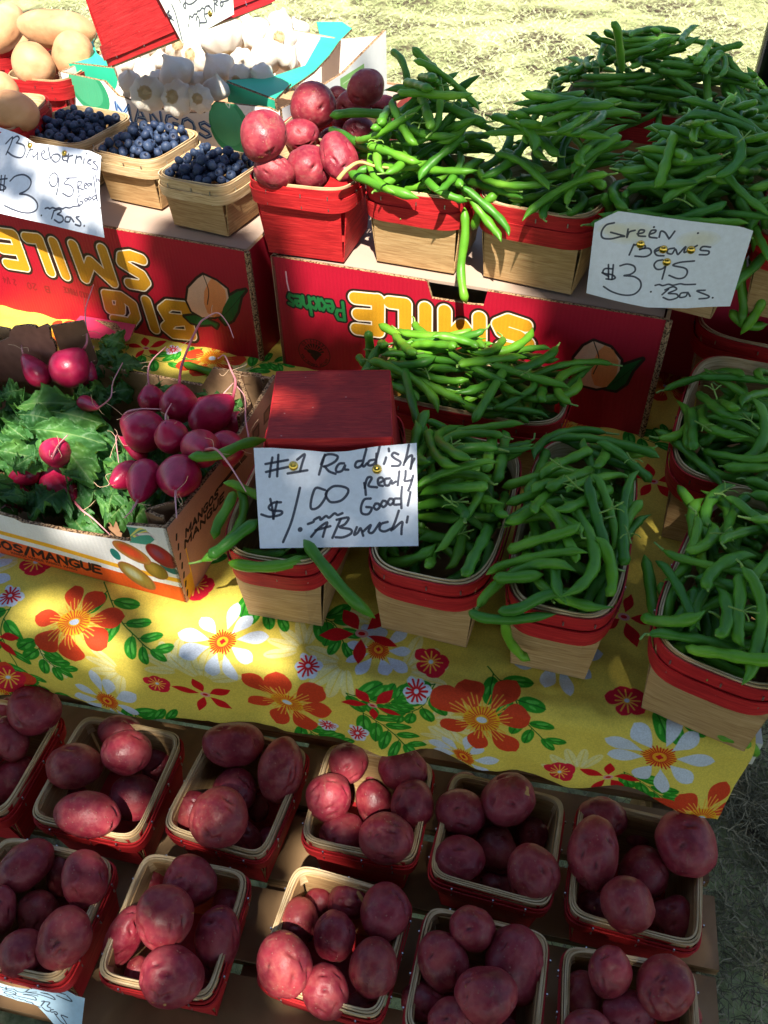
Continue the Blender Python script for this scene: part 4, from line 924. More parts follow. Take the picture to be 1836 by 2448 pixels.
for i in range(5): cs.stroke([(.178, .038+i*.010), (.242, .040+i*.010)], .0015, (.75, .85, .68))
cs.stroke([(.06, .02), (.10, .075), (.13, .02)], .0015, (.5, .5, .5)); cs.stroke([(.19, .10), (.205, .098)], .003, (.4, .4, .45)); cs.stroke([(.20, .106), (.21, .106)], .002, (.4, .4, .45)); cs.material('print_garlic_side', .5, .35, .0003, 30, 'box')
b = MB(); b.prism([(0, 0), (gD, 0), (gD, gH+.02), (gD*.55, gH-.004), (.05, gH-.004), (0, gH)], (gL+.001, .005, 0), (0, 1, 0), (0, 0, 1), .005, 0, 1, cs.uv); b.build('side_panel', [M['print_garlic_side'], M['corrugated_edge'], M['box_white']], garl)
b = MB(); b.prism([(0, 0), (gD, 0), (gD, gH), (0, gH)], (-.001, gD, 0), (0, -1, 0), (0, 0, 1), .005, 0, 1); b.build('side_panel', [M['box_white'], M['corrugated_edge'], M['box_white']], garl)
b = MB(); b.prism([(0, 0), (gL, 0), (gL, gH+.015), (gL*.2, gH), (0, gH+.015)], (gL, gD, 0), (-1, 0, 0), (0, 0, 1), .005, 0, 1); b.build('back_panel', [M['box_white'], M['kraft'], M['box_white']], garl)
b = MB(); b.box((gL/2, gD/2, .003), gL-.02, gD-.02, .004); b.build('bottom_panel', M['kraft'], garl)
def wp(px, py, z): # photo point at height z, in carton coordinates
    P = at(px, py, z); q = P-np.array([gA[0], gA[1], HB+.001]); return np.array([q@gex, q@np.array([-gex[1], gex[0], 0]), q[2]])
def sheet(parent, name, pts, th, mats, nrm=None):
    pts = [np.asarray(p, float) for p in pts]; k = len(pts); n = np.zeros(3)
    for i in range(k): n += np.cross(pts[i], pts[(i+1) % k])
    n /= np.linalg.norm(n)
    if nrm is not None and n@np.asarray(nrm, float) < 0: pts = pts[::-1]; n = -n
    b = MB(); b.add(pts+[p-n*th for p in pts], [tuple(range(k)), tuple(range(2*k-1, k-1, -1))]+[(i, i+k, (i+1) % k+k, (i+1) % k) for i in range(k)], [0]+[1]*(k+1)); return b.build(name, mats, parent)
GM = [M['box_green'], M['corrugated_edge']]; zT = zg+.004
# folded green corner flaps (front left, front right) and right rim
sheet(garl, 'corner_flap', [wp(*z1(355, 345), zT), wp(*z1(572, 145), zT), wp(*z1(528, 235), zT), wp(*z1(548, 300), zT), wp(*z1(600, 345), zT), wp(*z1(648, 378), zT)], .004, GM, (0, 0, 1))
a0, a1 = wp(*z1(357, 347), zT), wp(*z1(650, 380), zT)
sheet(garl, 'corner_face', [a0+[0, -.003, -.001], a1+[0, -.003, -.001], a1+[.010, -.003, -.055], a1+[-.015, -.003, -.040], a0+[.005, -.003, -.022]], .004, GM, (0, -1, 0))
sheet(garl, 'corner_flap', [wp(*z1(1282, 455), zT), wp(*z1(1560, 560), zT), wp(*z1(1650, 470), zT), wp(*z1(1600, 425), zT), wp(*z1(1460, 440), zT)], .004, GM, (0, 0, 1))
a0, a1 = wp(*z1(1282, 457), zT), wp(*z1(1562, 562), zT)
sheet(garl, 'corner_face', [a0+[0, -.003, -.001], a1+[0, -.003, -.001], a1+[0, -.003, -.020], a0+[0, -.003, -.034]], .004, GM, (0, -1, 0))
zr_ = zc(230, 60, .3918)
zT -= .0035
sheet(garl, 'rim_flap', [wp(*zr_(1150, 405), zT), wp(*zr_(1260, 330), zT), wp(*zr_(1330, 280), zT), wp(*zr_(1420, 185), zT), wp(*zr_(1480, 100), zT), wp(*zr_(1560, 20), zT), wp(*zr_(1500, -20), zT), wp(*zr_(1345, -20), zT), wp(*zr_(1368, 80), zT), wp(*zr_(1275, 245), zT), wp(*zr_(1040, 325), zT)], .004, GM, (0, 0, 1))
# garlic bulbs
def garlic_mesh(seed):
    g = np.random.default_rng(seed); nu, nv = 30, 26; V = []; A = []; ph = g.uniform(0, 6.28); k = g.integers(8, 11)
    for j in range(nv):
        t = j/(nv-1)
        if t < .78: q = t/.78; r = math.sin(math.pi*(q*.885+.035))**.78; z_ = -.74+1.42*q**1.02
        else: q = (t-.78)/.22; r = .20*(1-q)**2+.145*(1-.3*q); z_ = .70+.34*q
        ridge = .085*(1-abs(2*min(t/.78, 1)-1)**4)
        for i in range(nu):
            a = 2*math.pi*i/nu; rr = r*(1-ridge*(.5+.5*math.cos(k*a+ph+z_*.5))**2*1.6+.03*math.cos(2*a+ph))
            bend = .12*max(0, z_-.6)**2*4
            V.append((rr*math.cos(a)+bend*math.cos(ph), rr*math.sin(a)+bend*math.sin(ph), z_)); A.append(1. if t < .07 else (.75 if t > .97 else 0.))
    Fc = [(j*nu+i, j*nu+(i+1) % nu, (j+1)*nu+(i+1) % nu, (j+1)*nu+i) for j in range(nv-1) for i in range(nu)]+[tuple(range(nu))[::-1], tuple(range((nv-1)*nu, nv*nu))]
    return mesh('garlic_bulb', V, Fc, M['garlic'], True, attr=A)
GMS = [garlic_mesh(i) for i in range(6)]
solid('garlic_root', (.58, .42, .22), .9, .2, bump=.001, nsc=200)
rm = MB(); g_ = np.random.default_rng(3)
for i in range(60):
    a = g_.uniform(0, 6.28); r0 = g_.uniform(.05, .3); a2 = a+g_.normal()*.5; p0 = np.array([r0*math.cos(a), r0*math.sin(a), -.66]); p1 = p0+np.array([.10*math.cos(a2), .10*math.sin(a2), -.10]); p2 = p1+np.array([.09*math.cos(a2+1), .09*math.sin(a2+1), -.02])
    V, Fc = tube([p0, p1, p2], [.022, .018, .006], 3); rm.add(V, Fc)
ROOTME = mesh('root_tuft', rm.V, rm.F, M['garlic_root'])
GL = [(735, 462, 62, 0), (840, 535, 92, 1), (1000, 415, 96, 0), (1005, 560, 88, 1), (1240, 395, 92, 0), (1375, 350, 66, 0), (1510, 325, 104, 0), (1225, 505, 72, 0), (1130, 560, 70, 1), (1255, 232, 112, 0), (1440, 195, 92, 0), (1590, 225, 80, 1), (1480, 440, 75, 0), (1365, 440, 68, 1), (820, 400, 68, 0), (1125, 470, 66, 0),
      (1110, 320, 82, 1), (700, 520, 50, 0), (1620, 330, 72, 0), (1590, 130, 70, 0), (1350, 130, 80, 1), (910, 350, 60, 0), (900, 470, 60, 1), (1420, 540, 52, 0), (1160, 200, 80, 0), (1010, 250, 80, 1), (860, 260, 80, 0), (720, 330, 72, 0), (1690, 180, 66, 0)]
gcount = {}
for i, (cx, cy, r, kind) in enumerate(GL):
    px, py = z1(cx, cy); deep = -.004 if i < 14 or i in (18, 19) else -.026; P = at(px, py, .272+deep); R_ = r*.4219*depth_t(P)*1.14
    o = link('garlic_bulb', GMS[i % 6]); g = np.random.default_rng(i+50)
    up = Vector((g.normal()*.6, g.normal()*.6-.2, 1)) if kind == 0 else Vector((g.normal()*.4, 1.2, -.45+g.normal()*.2))
    q = up.normalized().to_track_quat('Z', 'Y') @ Matrix.Rotation(g.uniform(0, 6), 3, 'Z').to_quaternion()
    o.matrix_world = Matrix.Translation([float(c) for c in P]) @ q.to_matrix().to_4x4() @ Matrix.Scale(float(R_), 4)
    if kind: rt = link('root_tuft', ROOTME, o)
    fx = 'left' if cx < 950 else 'middle' if cx < 1300 else 'right'; fy = 'front' if cy > 430 else 'centre' if cy > 270 else 'back'
    w = 'garlic bulb with its tan root end showing' if kind else 'white garlic bulb, neck upward,'
    gcount.setdefault((w, fy, fx), []).append(o)
for (w, fy, fx), L in gcount.items():
    for o in L: tag(o, '%s at the %s %s of the garlic carton' % (w, fy, fx), 'garlic', 'garlic bulbs at the %s %s of the carton%s' % (fy, fx, ', root ends up' if 'root' in w else ''))
# tilted overturned basket with the garlic sign
rA, rB, rC = at(262, 158, .30), at(432, 108, .30), at(590, 30, .30)
A_ = at(190, 190, .288); zz_ = .288
while np.linalg.norm(at(592, 30, zz_)-A_) > .262 and zz_ < .42: zz_ += .001
C_ = at(592, 30, zz_); X_ = (C_-A_)/np.linalg.norm(C_-A_); U_ = np.array([-.05, 0, 1.]); U_ -= X_*(U_@X_); U_ /= np.linalg.norm(U_); N_ = np.cross(X_, U_)
bc = (A_+C_)/2-N_*.065+U_*.115
mt = mat_from(X_, N_, -U_, bc)
basket('O2', 'overturned red basket with the garlic price sign standing on the bulbs', bc[0], bc[1], bc[2], 0, .262, .135, .115, 'red', 'overturned red baskets holding price signs', mat4=mt, n=6)

# ================================================================== PRICE SIGNS
INK = (.10, .11, .17)
def sign(name, label, fc, top, bot, strokes, z, wpx, paper=(.90, .92, .96), bulge=None, ink=INK, rough=.35, extra=None):
    """top / bottom outlines in photo pixels laid on face fc; handwriting in pixels of zoom z"""
    T = np.array([fc.st(*p) for p in top]); Bm = np.array([fc.st(*p) for p in bot])
    lo = np.minimum(T.min(0), Bm.min(0))-.004; hi = np.maximum(T.max(0), Bm.max(0))+.004
    cv = Canvas(lo[0], lo[1], hi[0]-lo[0], hi[1]-lo[1], 7500, paper); cv.grain(.012, 3)
    if extra: extra(cv, fc)
    for s_ in strokes:
        w, pts = (wpx, s_) if not isinstance(s_[0], (int, float)) else (s_[0], s_[1])
        P = fc.map(z, pts)
        if len(P) == 1: cv.blob(P[0], w*.55, w*.55, 0, ink); continue
        cv.stroke(P, w, ink, .93, True, rough)
    cv.material('print_'+name+str(len(bpy.data.objects)), .6, .3, .00015, 200)
    mt = M['print_'+name+str(len(bpy.data.objects))]
    def interp(Q, u):
        L = np.r_[0, np.cumsum(np.hypot(*np.diff(Q, axis=0).T))]; L /= L[-1]; return np.array([np.interp(u, L, Q[:, 0]), np.interp(u, L, Q[:, 1])])
    nu, nv = 46, 14; V = []; UV = []
    for j in range(nv):
        v = j/(nv-1)
        for i in range(nu):
            u = i/(nu-1); p = interp(T, u)*(1-v)+interp(Bm, u)*v; off = bulge(u, v) if bulge else 0.
            V.append(fc.P(*p)+fc.n*off); UV.append(cv.uv(*p))
    Fc = [(j*nu+i, (j+1)*nu+i, (j+1)*nu+i+1, j*nu+i+1) for j in range(nv-1) for i in range(nu-1)]
    V2 = [p-fc.n*.0004 for p in V]; k = len(V)
    F2 = [tuple(q+k for q in f[::-1]) for f in Fc]
    root = tag(link('price_sign', mesh('paper', V+V2, Fc+F2, [mt, M['box_white']], True, [0]*len(Fc)+[1]*len(F2), UV+UV)), label, 'price sign', 'handwritten price signs')
    return root
def tack(par, fc, px, py, lift=.0015, r=.0047):
    a, b = fc.st(px, py); n = 20; V = []; Fc = []
    prof = [(1.0, 0.), (.96, .18), (.8, .42), (.5, .60), (.2, .68), (0.001, .70)]
    c = fc.P(a, b)+fc.n*lift
    for q, h in prof:
        for i in range(n):
            t = 2*math.pi*i/n; V.append(c+(fc.ex*math.cos(t)+fc.ey*math.sin(t))*r*q+fc.n*h*r)
    for j in range(len(prof)-1): Fc += [(j*n+i, j*n+(i+1) % n, (j+1)*n+(i+1) % n, (j+1)*n+i) for i in range(n)]
    Fc.append(tuple(range(n))[::-1]); b_ = MB(); b_.add(V, Fc); b_.build('brass_tack', M['brass'], par, True)
def hang_face(TL, TR, zt, tilt, push=0.):
    A, B = at(*TL, zt), at(*TR, zt); ex = (B-A)/np.linalg.norm(B-A); nh = np.cross(ex, [0, 0, 1.]); t = math.radians(tilt)
    dn = np.array([0, 0, -1.])*math.cos(t)+nh*math.sin(t); return Face(A+nh*push, ex, -dn)
# radish sign
fR = hang_face((608, 1072), (996, 1059), .182, 44); zR = zc(600, 1040, .25316)
S = [[(205, 215), (190, 300), (178, 395)], [(262, 190), (256, 290), (250, 390)], [(140, 275), (352, 238)], [(145, 350), (250, 325), (375, 300)], [(440, 235), (510, 185), (490, 260), (465, 345)], [(350, 365), (535, 335)],
 [(700, 190), (670, 290), (645, 375)], [(665, 280), (700, 200), (760, 185), (820, 205), (800, 250), (730, 290), (690, 300)], [(700, 300), (740, 345), (800, 368)], [(880, 270), (835, 275), (805, 320), (815, 350), (860, 340), (890, 290), (885, 325), (920, 330)],
 [(1050, 245), (1000, 255), (985, 295), (1010, 310), (1050, 280), (1070, 210), (1090, 135)], [(1050, 280), (1065, 300), (1095, 270)], [(1165, 235), (1120, 245), (1105, 280), (1130, 290), (1170, 265), (1195, 190), (1215, 110)], [(1185, 180), (1180, 300)],
 [(1275, 215), (1265, 250), (1255, 275)], [(1300, 132), (1303, 155)], [(1390, 185), (1350, 170), (1330, 195), (1360, 225), (1410, 255), (1395, 290), (1330, 295)], [(1490, 95), (1470, 190), (1440, 285)], [(1450, 260), (1480, 215), (1520, 195), (1515, 260), (1505, 320)], [(1542, 225), (1520, 270), (1507, 320)],
 [(1070, 455), (1080, 510), (1085, 565)], [(1075, 500), (1090, 430), (1110, 400), (1140, 410), (1110, 480), (1190, 495)], [(1200, 460), (1250, 430), (1230, 402), (1200, 420), (1205, 470), (1245, 482)], [(1310, 410), (1265, 420), (1265, 470), (1300, 475), (1325, 430), (1332, 460), (1368, 440)], [(1400, 345), (1385, 475)],
 [(1460, 340), (1458, 390), (1452, 435), (1520, 425)], [(1530, 385), (1510, 460), (1485, 525)], [(1130, 600), (1070, 610), (1040, 680), (1050, 740), (1110, 745), (1140, 690), (1090, 680)], [(1175, 648), (1160, 680), (1185, 705), (1215, 680), (1205, 650), (1175, 648)], [(1245, 622), (1228, 655), (1250, 680), (1280, 655), (1272, 625), (1245, 622)],
 [(1310, 602), (1292, 635), (1315, 660), (1345, 632), (1335, 605), (1310, 602)], [(1400, 600), (1355, 605), (1350, 655), (1405, 655)], [(1425, 490), (1418, 590), (1420, 690)], [(1505, 540), (1480, 665)],
 [(285, 635), (215, 640), (170, 680), (200, 712), (290, 720), (280, 752), (180, 772), (100, 750)], [(185, 605), (205, 700), (215, 790)], [(248, 630), (230, 710), (212, 790)], [(465, 500), (430, 650), (380, 830), (305, 1010)],
 [(700, 520), (620, 500), (585, 560), (565, 660), (580, 700), (640, 680), (700, 600), (720, 530)], [(720, 600), (710, 550), (770, 490), (850, 485), (915, 510), (910, 560), (850, 620), (760, 635), (720, 600)],
 [(472, 880), (458, 884), (456, 900), (470, 902), (478, 890), (472, 880)], [(540, 840), (590, 820), (600, 800), (650, 775), (660, 800), (710, 765), (740, 780), (790, 740), (820, 755), (865, 738)],
 [(570, 960), (640, 880), (720, 825), (700, 890), (680, 960)], [(610, 900), (750, 860)], [(850, 790), (810, 880), (770, 970)], [(810, 800), (920, 780), (890, 840), (840, 870), (940, 890), (945, 930), (870, 965), (800, 965)],
 [(1000, 870), (975, 940), (1010, 920), (1035, 880), (1060, 950)], [(1060, 910), (1130, 850), (1110, 910), (1150, 920), (1215, 830)], [(1290, 820), (1230, 840), (1215, 890), (1260, 910), (1330, 880)], [(1395, 715), (1360, 820), (1325, 900)], [(1340, 890), (1425, 820), (1422, 880), (1420, 935)], [(1480, 770), (1470, 825)]]
o = sign('radish', 'white handwritten sign reading #1 Raddish $1.00 really good a bunch', fR, [(607, 1071), (650, 1071), (720, 1076), (780, 1082), (830, 1080), (900, 1068), (996, 1059)], [(622, 1311), (800, 1308), (1000, 1305)], S, zR, .0024,
         bulge=lambda u, v: .004*math.sin(u*math.pi)*(1-v)+.0015)
for p in ((405, 295), (1190, 325)): tack(o, fR, *zR(*p), lift=.005, r=.0046)
# green beans sign
fB = hang_face((1421, 528), (1799, 549), .296, 5); zB = zc(1380, 480, .27486)
S = [[(320, 180), (250, 200), (210, 260), (220, 310), (290, 318), (370, 300), (410, 295), (340, 275), (290, 262)], [(440, 235), (430, 305), (450, 260), (500, 245)], [(520, 275), (570, 265), (580, 245), (540, 245), (530, 290), (590, 297)], [(625, 280), (670, 265), (680, 245), (640, 250), (625, 300), (690, 312)], [(665, 218)], [(710, 305), (725, 255), (760, 265), (790, 310), (800, 315), (845, 255)], [(1047, 272)],
 [(490, 365), (470, 410), (450, 455)], [(500, 370), (560, 360), (590, 390), (540, 410)], [(540, 405), (620, 400), (640, 440), (590, 470), (500, 465)], [(670, 430), (740, 400), (720, 390), (670, 420), (690, 460), (750, 465)], [(840, 400), (790, 410), (780, 440), (820, 450), (850, 410), (870, 455), (890, 440)], [(890, 440), (940, 390), (930, 440), (1040, 380)], [(1155, 395), (1090, 390), (1070, 420), (1140, 430), (1130, 460), (1060, 460)],
 [(305, 575), (240, 575), (225, 612), (300, 625), (328, 650), (300, 665), (250, 662)], [(270, 540), (270, 665)], [(312, 540), (300, 665)], [(215, 610), (270, 640)], [(370, 548), (430, 533), (490, 550), (500, 590), (460, 620), (405, 632), (490, 640), (545, 680), (545, 740), (490, 790), (400, 797), (300, 770), (228, 728)], [(637, 772)],
 [(740, 500), (690, 510), (665, 545), (690, 580), (740, 575), (770, 540), (780, 500)], [(780, 500), (765, 560), (735, 665)], [(1015, 515), (890, 525), (830, 550), (930, 575), (955, 610), (930, 655), (870, 665), (795, 635)], [(675, 718), (710, 712), (740, 722), (790, 712), (830, 722), (890, 712), (940, 720), (1025, 720)],
 [(790, 755), (735, 800)], [(760, 760), (830, 735), (860, 760), (790, 790), (860, 800), (870, 830), (800, 848), (745, 825)], [(960, 790), (900, 795), (890, 830), (940, 825), (960, 795), (980, 825)], [(1110, 775), (1040, 780), (1140, 825), (1130, 845), (1060, 850)], [(1178, 843)]]
def yel(cv, fc):
    for p, r in (((460, 270), .026), ((1050, 330), .022), ((300, 230), .015)): 
        for k in range(5): cv.blob(fc.st(*zB(*p)), r*(1-.15*k), r*.45*(1-.15*k), .1, (.88, .86, .76), .22)
tz = lambda L: [zB(*p) for p in L]
o = sign('beans', 'white handwritten sign reading Green Beans $3.95 Bas.', fB, tz([(150, 180), (265, 122), (360, 80), (700, 130), (1000, 170), (1420, 215), (1525, 250)]), tz([(78, 790), (300, 840), (600, 905), (950, 930), (1330, 918)]), S, zB, .0019,
         bulge=lambda u, v: .004*math.sin(u*5)*v+.003*(u-.5)**2+.003, extra=yel)
for p in ((548, 365), (745, 410), (985, 415), (775, 520)): tack(o, fB, *zB(*p), lift=.004, r=.0044)
# blueberries sign
fU = hang_face((0, 304), (240, 367), .264, 44, .0); zU = zc(0, 280, .16275)
S = [[(105, 400), (200, 305), (180, 400), (110, 560)], [(200, 330), (270, 290), (300, 330), (260, 390)], [(270, 390), (370, 430), (390, 520), (350, 600), (280, 605), (200, 575), (130, 520)], [(430, 365), (440, 420), (465, 470), (410, 605)], [(460, 500), (505, 490), (510, 600), (560, 560), (580, 520), (575, 640)], [(640, 560), (680, 530), (660, 505), (630, 540), (650, 610), (700, 640), (740, 620)],
 [(725, 455), (770, 620), (800, 570), (870, 560), (910, 600), (890, 660), (840, 680), (790, 640)], [(960, 600), (1010, 590), (960, 560), (940, 600), (960, 650), (1010, 660)], [(1030, 560), (1020, 690), (1040, 600), (1090, 580)], [(1150, 590), (1140, 710), (1150, 620), (1210, 600), (1225, 640)], [(1265, 630), (1262, 700)], [(1295, 550)], [(1330, 670), (1370, 650), (1340, 640), (1320, 690), (1370, 720)], [(1440, 665), (1400, 680), (1440, 720), (1475, 770), (1460, 805), (1395, 775)],
 [(125, 915), (30, 925), (-20, 945)], [(-10, 990), (60, 1010), (105, 1050), (60, 1080), (-10, 1078)], [(40, 870), (32, 980), (25, 1080)], [(95, 870), (70, 1100)], [(170, 950), (250, 880), (370, 860), (460, 910), (485, 980), (450, 1060), (380, 1110), (310, 1140), (420, 1155), (520, 1210), (575, 1290), (560, 1370), (470, 1415), (350, 1410), (220, 1370), (85, 1310)], [(628, 1455)],
 [(880, 880), (840, 840), (780, 870), (755, 950), (790, 1030), (850, 1030), (885, 960), (875, 880)], [(905, 910), (895, 1040), (868, 1155)], [(1170, 920), (1010, 920)], [(1050, 930), (985, 1000), (1080, 1030), (1125, 1090), (1110, 1160), (1050, 1190), (960, 1140)],
 [(1195, 980), (1190, 1060), (1210, 1150)], [(1190, 980), (1240, 970), (1240, 1020), (1195, 1060), (1280, 1100)], [(1290, 1050), (1330, 1020), (1300, 1000), (1295, 1070), (1340, 1090)], [(1400, 1010), (1350, 1010), (1350, 1050), (1400, 1020), (1405, 1045)], [(1425, 905), (1450, 1050), (1475, 1190)], [(1455, 885), (1475, 990)], [(1490, 940), (1520, 980)], [(1530, 920), (1535, 1175)],
 [(1230, 1178), (1192, 1210), (1190, 1290), (1220, 1318), (1270, 1280), (1225, 1265)], [(1315, 1215), (1292, 1240), (1312, 1265), (1340, 1242), (1315, 1215)], [(1372, 1200), (1350, 1226), (1370, 1250), (1396, 1228), (1372, 1200)], [(1470, 1190), (1420, 1200), (1430, 1250), (1480, 1220)], [(1470, 1170), (1490, 1265)],
 [(690, 1355), (730, 1345), (760, 1360), (800, 1345), (850, 1360), (900, 1350), (950, 1365), (1000, 1345), (1060, 1355), (1120, 1335), (1215, 1330)], [(820, 1390), (780, 1500)], [(820, 1390), (900, 1370), (930, 1400), (870, 1440)], [(870, 1440), (940, 1470), (950, 1530), (890, 1560), (820, 1520)], [(1070, 1490), (1000, 1480), (980, 1540), (1040, 1550), (1070, 1500), (1110, 1550)], [(1195, 1480), (1150, 1490), (1210, 1560), (1200, 1610), (1130, 1590)], [(1262, 1612)], [(1530, 1365)]]
tz = lambda L: [zU(*p) for p in L]
o = sign('blueberry', 'white handwritten sign reading Blueberries $3.95 really good bas.', fU, tz([(-420, 20), (0, 155), (250, 240), (400, 310), (520, 390), (1000, 450), (1340, 505), (1500, 580)]), tz([(-420, 1300), (0, 1418), (700, 1580), (1250, 1712), (1550, 1780)]), S, zU, .0024,
         bulge=lambda u, v: .006*math.sin(v*math.pi)*u*u+.002)
for p in ((465, 430), (970, 545)): tack(o, fU, *zU(*p), lift=.003, r=.0040)
# garlic sign
fG = Face(A_+N_*.012, X_, U_-N_*.17); zG = zc(340, 0, .15672)
S = [[(435, 165), (400, 215), (470, 255), (420, 300), (440, 330)], [(415, 160), (440, 250), (440, 330)], [(395, 245), (500, 310)], [(475, 70), (530, 200), (580, 400), (630, 620)], [(595, -20), (610, 35)], [(690, -30), (690, 60), (690, 130), (658, 85), (690, 40), (740, 65), (800, 50), (870, -10)],
 [(750, 290), (762, 240), (800, 262), (830, 215), (870, 212), (880, 170), (920, 160), (950, 120), (990, 130), (1010, 95), (1060, 85)], [(735, 370), (735, 400)], [(862, 310), (880, 245), (910, 290), (920, 400)], [(925, 345), (1025, 330), (990, 240), (985, 150)], [(1005, 212), (1040, 200)], [(1050, 90), (1105, 150), (1098, 230)],
 [(1130, 20), (1145, 180)], [(1110, -10), (1180, 10), (1150, 55), (1180, 80)], [(1230, 10), (1265, 55), (1240, 100), (1225, 40), (1330, 5), (1360, -40)]]
tz = lambda L: [zG(*p) for p in L]
o = sign('garlic', 'white handwritten sign reading $1 above the garlic bulbs, top left', fG, tz([(60, -420), (700, -560), (1360, -640)]), tz([(630, 655), (900, 520), (1420, 215)]), S, zG, .0021, paper=(.88, .92, .88), bulge=lambda u, v: .003*math.sin(u*3)*v+.002)
tack(o, fG, *zG(1075, 205), lift=.003, r=.0042)
# sign at the lower left corner
Pa, Pb, Pc = at(0, 2345, ZB+.055), at(200, 2392, ZB+.048), at(125, 2448, ZB+.012)
ex = Pb-Pa; ex /= np.linalg.norm(ex); n = np.cross(ex, Pa-Pc); n /= np.linalg.norm(n)
fL = Face(Pa, ex, np.cross(n, ex)); 
if fL.n[2] < 0: fL.n = -fL.n
zL = zc(0, 2320, .13864)
S = [[(-40, 215), (140, 265), (270, 280)], [(135, 235), (135, 280)], [(70, 290), (180, 300), (270, 340), (285, 385), (230, 405), (120, 375), (95, 340), (160, 330), (250, 380), (280, 430), (380, 480), (560, 550), (600, 545), (560, 480), (400, 405), (520, 430), (630, 475)], [(270, 285), (330, 340), (430, 360), (490, 320), (515, 295)], [(440, 360), (530, 375), (620, 385)], [(470, 370), (620, 430), (880, 540), (920, 535), (840, 470), (690, 410), (800, 440)],
 [(700, 350), (780, 370), (850, 410), (915, 405)], [(980, 430), (1040, 445), (1100, 460)], [(950, 480), (1080, 530), (1200, 560), (1220, 550), (1130, 480)], [(120, 415), (150, 440), (200, 440), (240, 490), (300, 490), (340, 530), (400, 545), (440, 580), (520, 600), (560, 640), (660, 680)], [(690, 580), (740, 580), (680, 660)], [(740, 585), (830, 600), (790, 660), (850, 690)], [(700, 680), (770, 730), (830, 740)],
 [(900, 710), (850, 720), (870, 750), (940, 740), (980, 760), (960, 780), (930, 770), (1050, 870), (1190, 930)], [(1170, 800), (1050, 780), (1120, 850), (1190, 925)]]
tz = lambda L: [zL(*p) for p in L]
sign('basket', 'creased white handwritten sign at the lower left corner beneath the potatoes', fL, tz([(-250, 110), (0, 178), (500, 300), (1040, 360), (1300, 480), (1455, 495)]), tz([(-250, 300), (0, 400), (300, 560), (600, 650), (930, 923), (1430, 1000)]), S, zL, .0013, paper=(.72, .84, .92), bulge=lambda u, v: .003*math.sin(u*6+v*2))

# ================================================================== RADISH CARTON
mF = at(445, 1440, .003); mL = at(0, 1322, .003); mh = .111
me_ = mF-mL; mang = math.atan2(me_[1], me_[0]); mex = np.array([math.cos(mang), math.sin(mang), 0]); mey = np.array([-mex[1], mex[0], 0])
mLn, mDp = .42, .262; mO = mF-mex*mLn
rad = empty('radish_carton', mO, mang); tag(rad, 'open white and orange mango carton holding bunches of radishes', 'box')
fM = Face(mO, mex, (0, 0, 1)); zM = zc(0, 1140, .31344)
cm = Canvas(-.005, -.005, mLn+.01, mh+.015, 3200, (.90, .90, .90))
OR = (.88, .34, .10); YL = (.93, .68, .14)
L_ = fM.map(zM, [(-300, 380), (0, 468), (450, 592), (900, 725), (1150, 790), (1400, 848)]); lo = [(mLn+.01, -.01), (-.01, -.01)]
cm.poly([(-.01, L_[0][1])]+L_+[(mLn+.01, L_[-1][1])]+lo, OR)
cm.stroke([(-.01, L_[0][1]+.016)]+[(a, b+.0105) for a, b in L_]+[(mLn, L_[-1][1]+.010)], .0065, YL, 1, True)
ta, tb = fM.st(*zM(-330, 452)), fM.st(*zM(772, 738)); th = np.array(fM.st(*zM(-5, 492)))-np.array(fM.st(*zM(10, 548)))
for l in fit_text('MANGOS/MANGUE', ta, tb, th, .22): cm.stroke(l, .0034, (.16, .07, .04))
for l in fit_text('MANGOS MANGUE MANGOS MANGO', fM.st(*zM(90, 586)), fM.st(*zM(590, 716)), (0, .0035), .3): cm.stroke(l, .0008, (.30, .12, .05))
q = lambda x, y: np.array(fM.st(*zM(x, y))); kx = .31344*depth_t(q3 := fM.P(.3, .05))
cm.blob(q(880, 590), 40*kx, 60*kx, .2, (.05, .45, .42)); cm.blob(q(1290, 700), 75*kx, 45*kx, -.4, (.05, .42, .40))
cm.poly([q(965, 380), q(1110, 400), q(1180, 480), q(1130, 520), (q(990, 500))], (.25, .60, .52))
for i, c in enumerate(((.92, .88, .45), (.30, .55, .50), (.90, .86, .40), (.62, .45, .60), (.85, .85, .85))): cm.stroke([q(985+i*18, 470-i*8), q(1060+i*22, 400+i*10), q(1110+i*18, 410+i*16)], .0028, c, .9, True)
def mango(cx, cy, rx, ry, a, c0, c1, c2):
    o = q(cx, cy)
    cm.blob(o, rx*kx*1.05, ry*kx*1.08, -a, (.62, .36, .22))
    cm.blob(o, rx*kx, ry*kx, -a, c0)
    for k in range(9): f = 1-k*.1; cm.blob(o+np.array([-.20, .16])*rx*kx*(1-f), rx*kx*f, ry*kx*f*.95, -a, c1, .20)
    for k in range(6): f = .55-k*.07; cm.blob(o+np.array([-.30, .18])*ry*kx, rx*kx*f, ry*kx*f, -a, c2, .22)
mango(1230, 605, 130, 92, .75, (.50, .10, .14), (.75, .16, .14), (.50, .30, .42)); mango(1190, 715, 98, 85, .5, (.45, .36, .10), (.62, .52, .18), (.62, .50, .2))
mango(1005, 578, 155, 78, .42, (.62, .52, .22), (.84, .22, .12), (.86, .30, .16)); mango(1045, 755, 165, 92, .68, (.52, .36, .14), (.60, .56, .24), (.66, .68, .60))
cm.grain(.03, 2); cm.material('print_radish_carton', .55, .35, .0003, 40, 'box')
prof = [q(*p) for p in ((-300, 215), (0, 288), (110, 318), (170, 350), (300, 372), (560, 425), (800, 462), (950, 488), (1002, 490), (985, 420), (962, 368), (1310, 432))]
pts = [(0, 0), (mLn, 0), (mLn, mh)]+[(min(a, mLn-.001), b) for a, b in prof[::-1][1:]]+[(0, prof[0][1])]
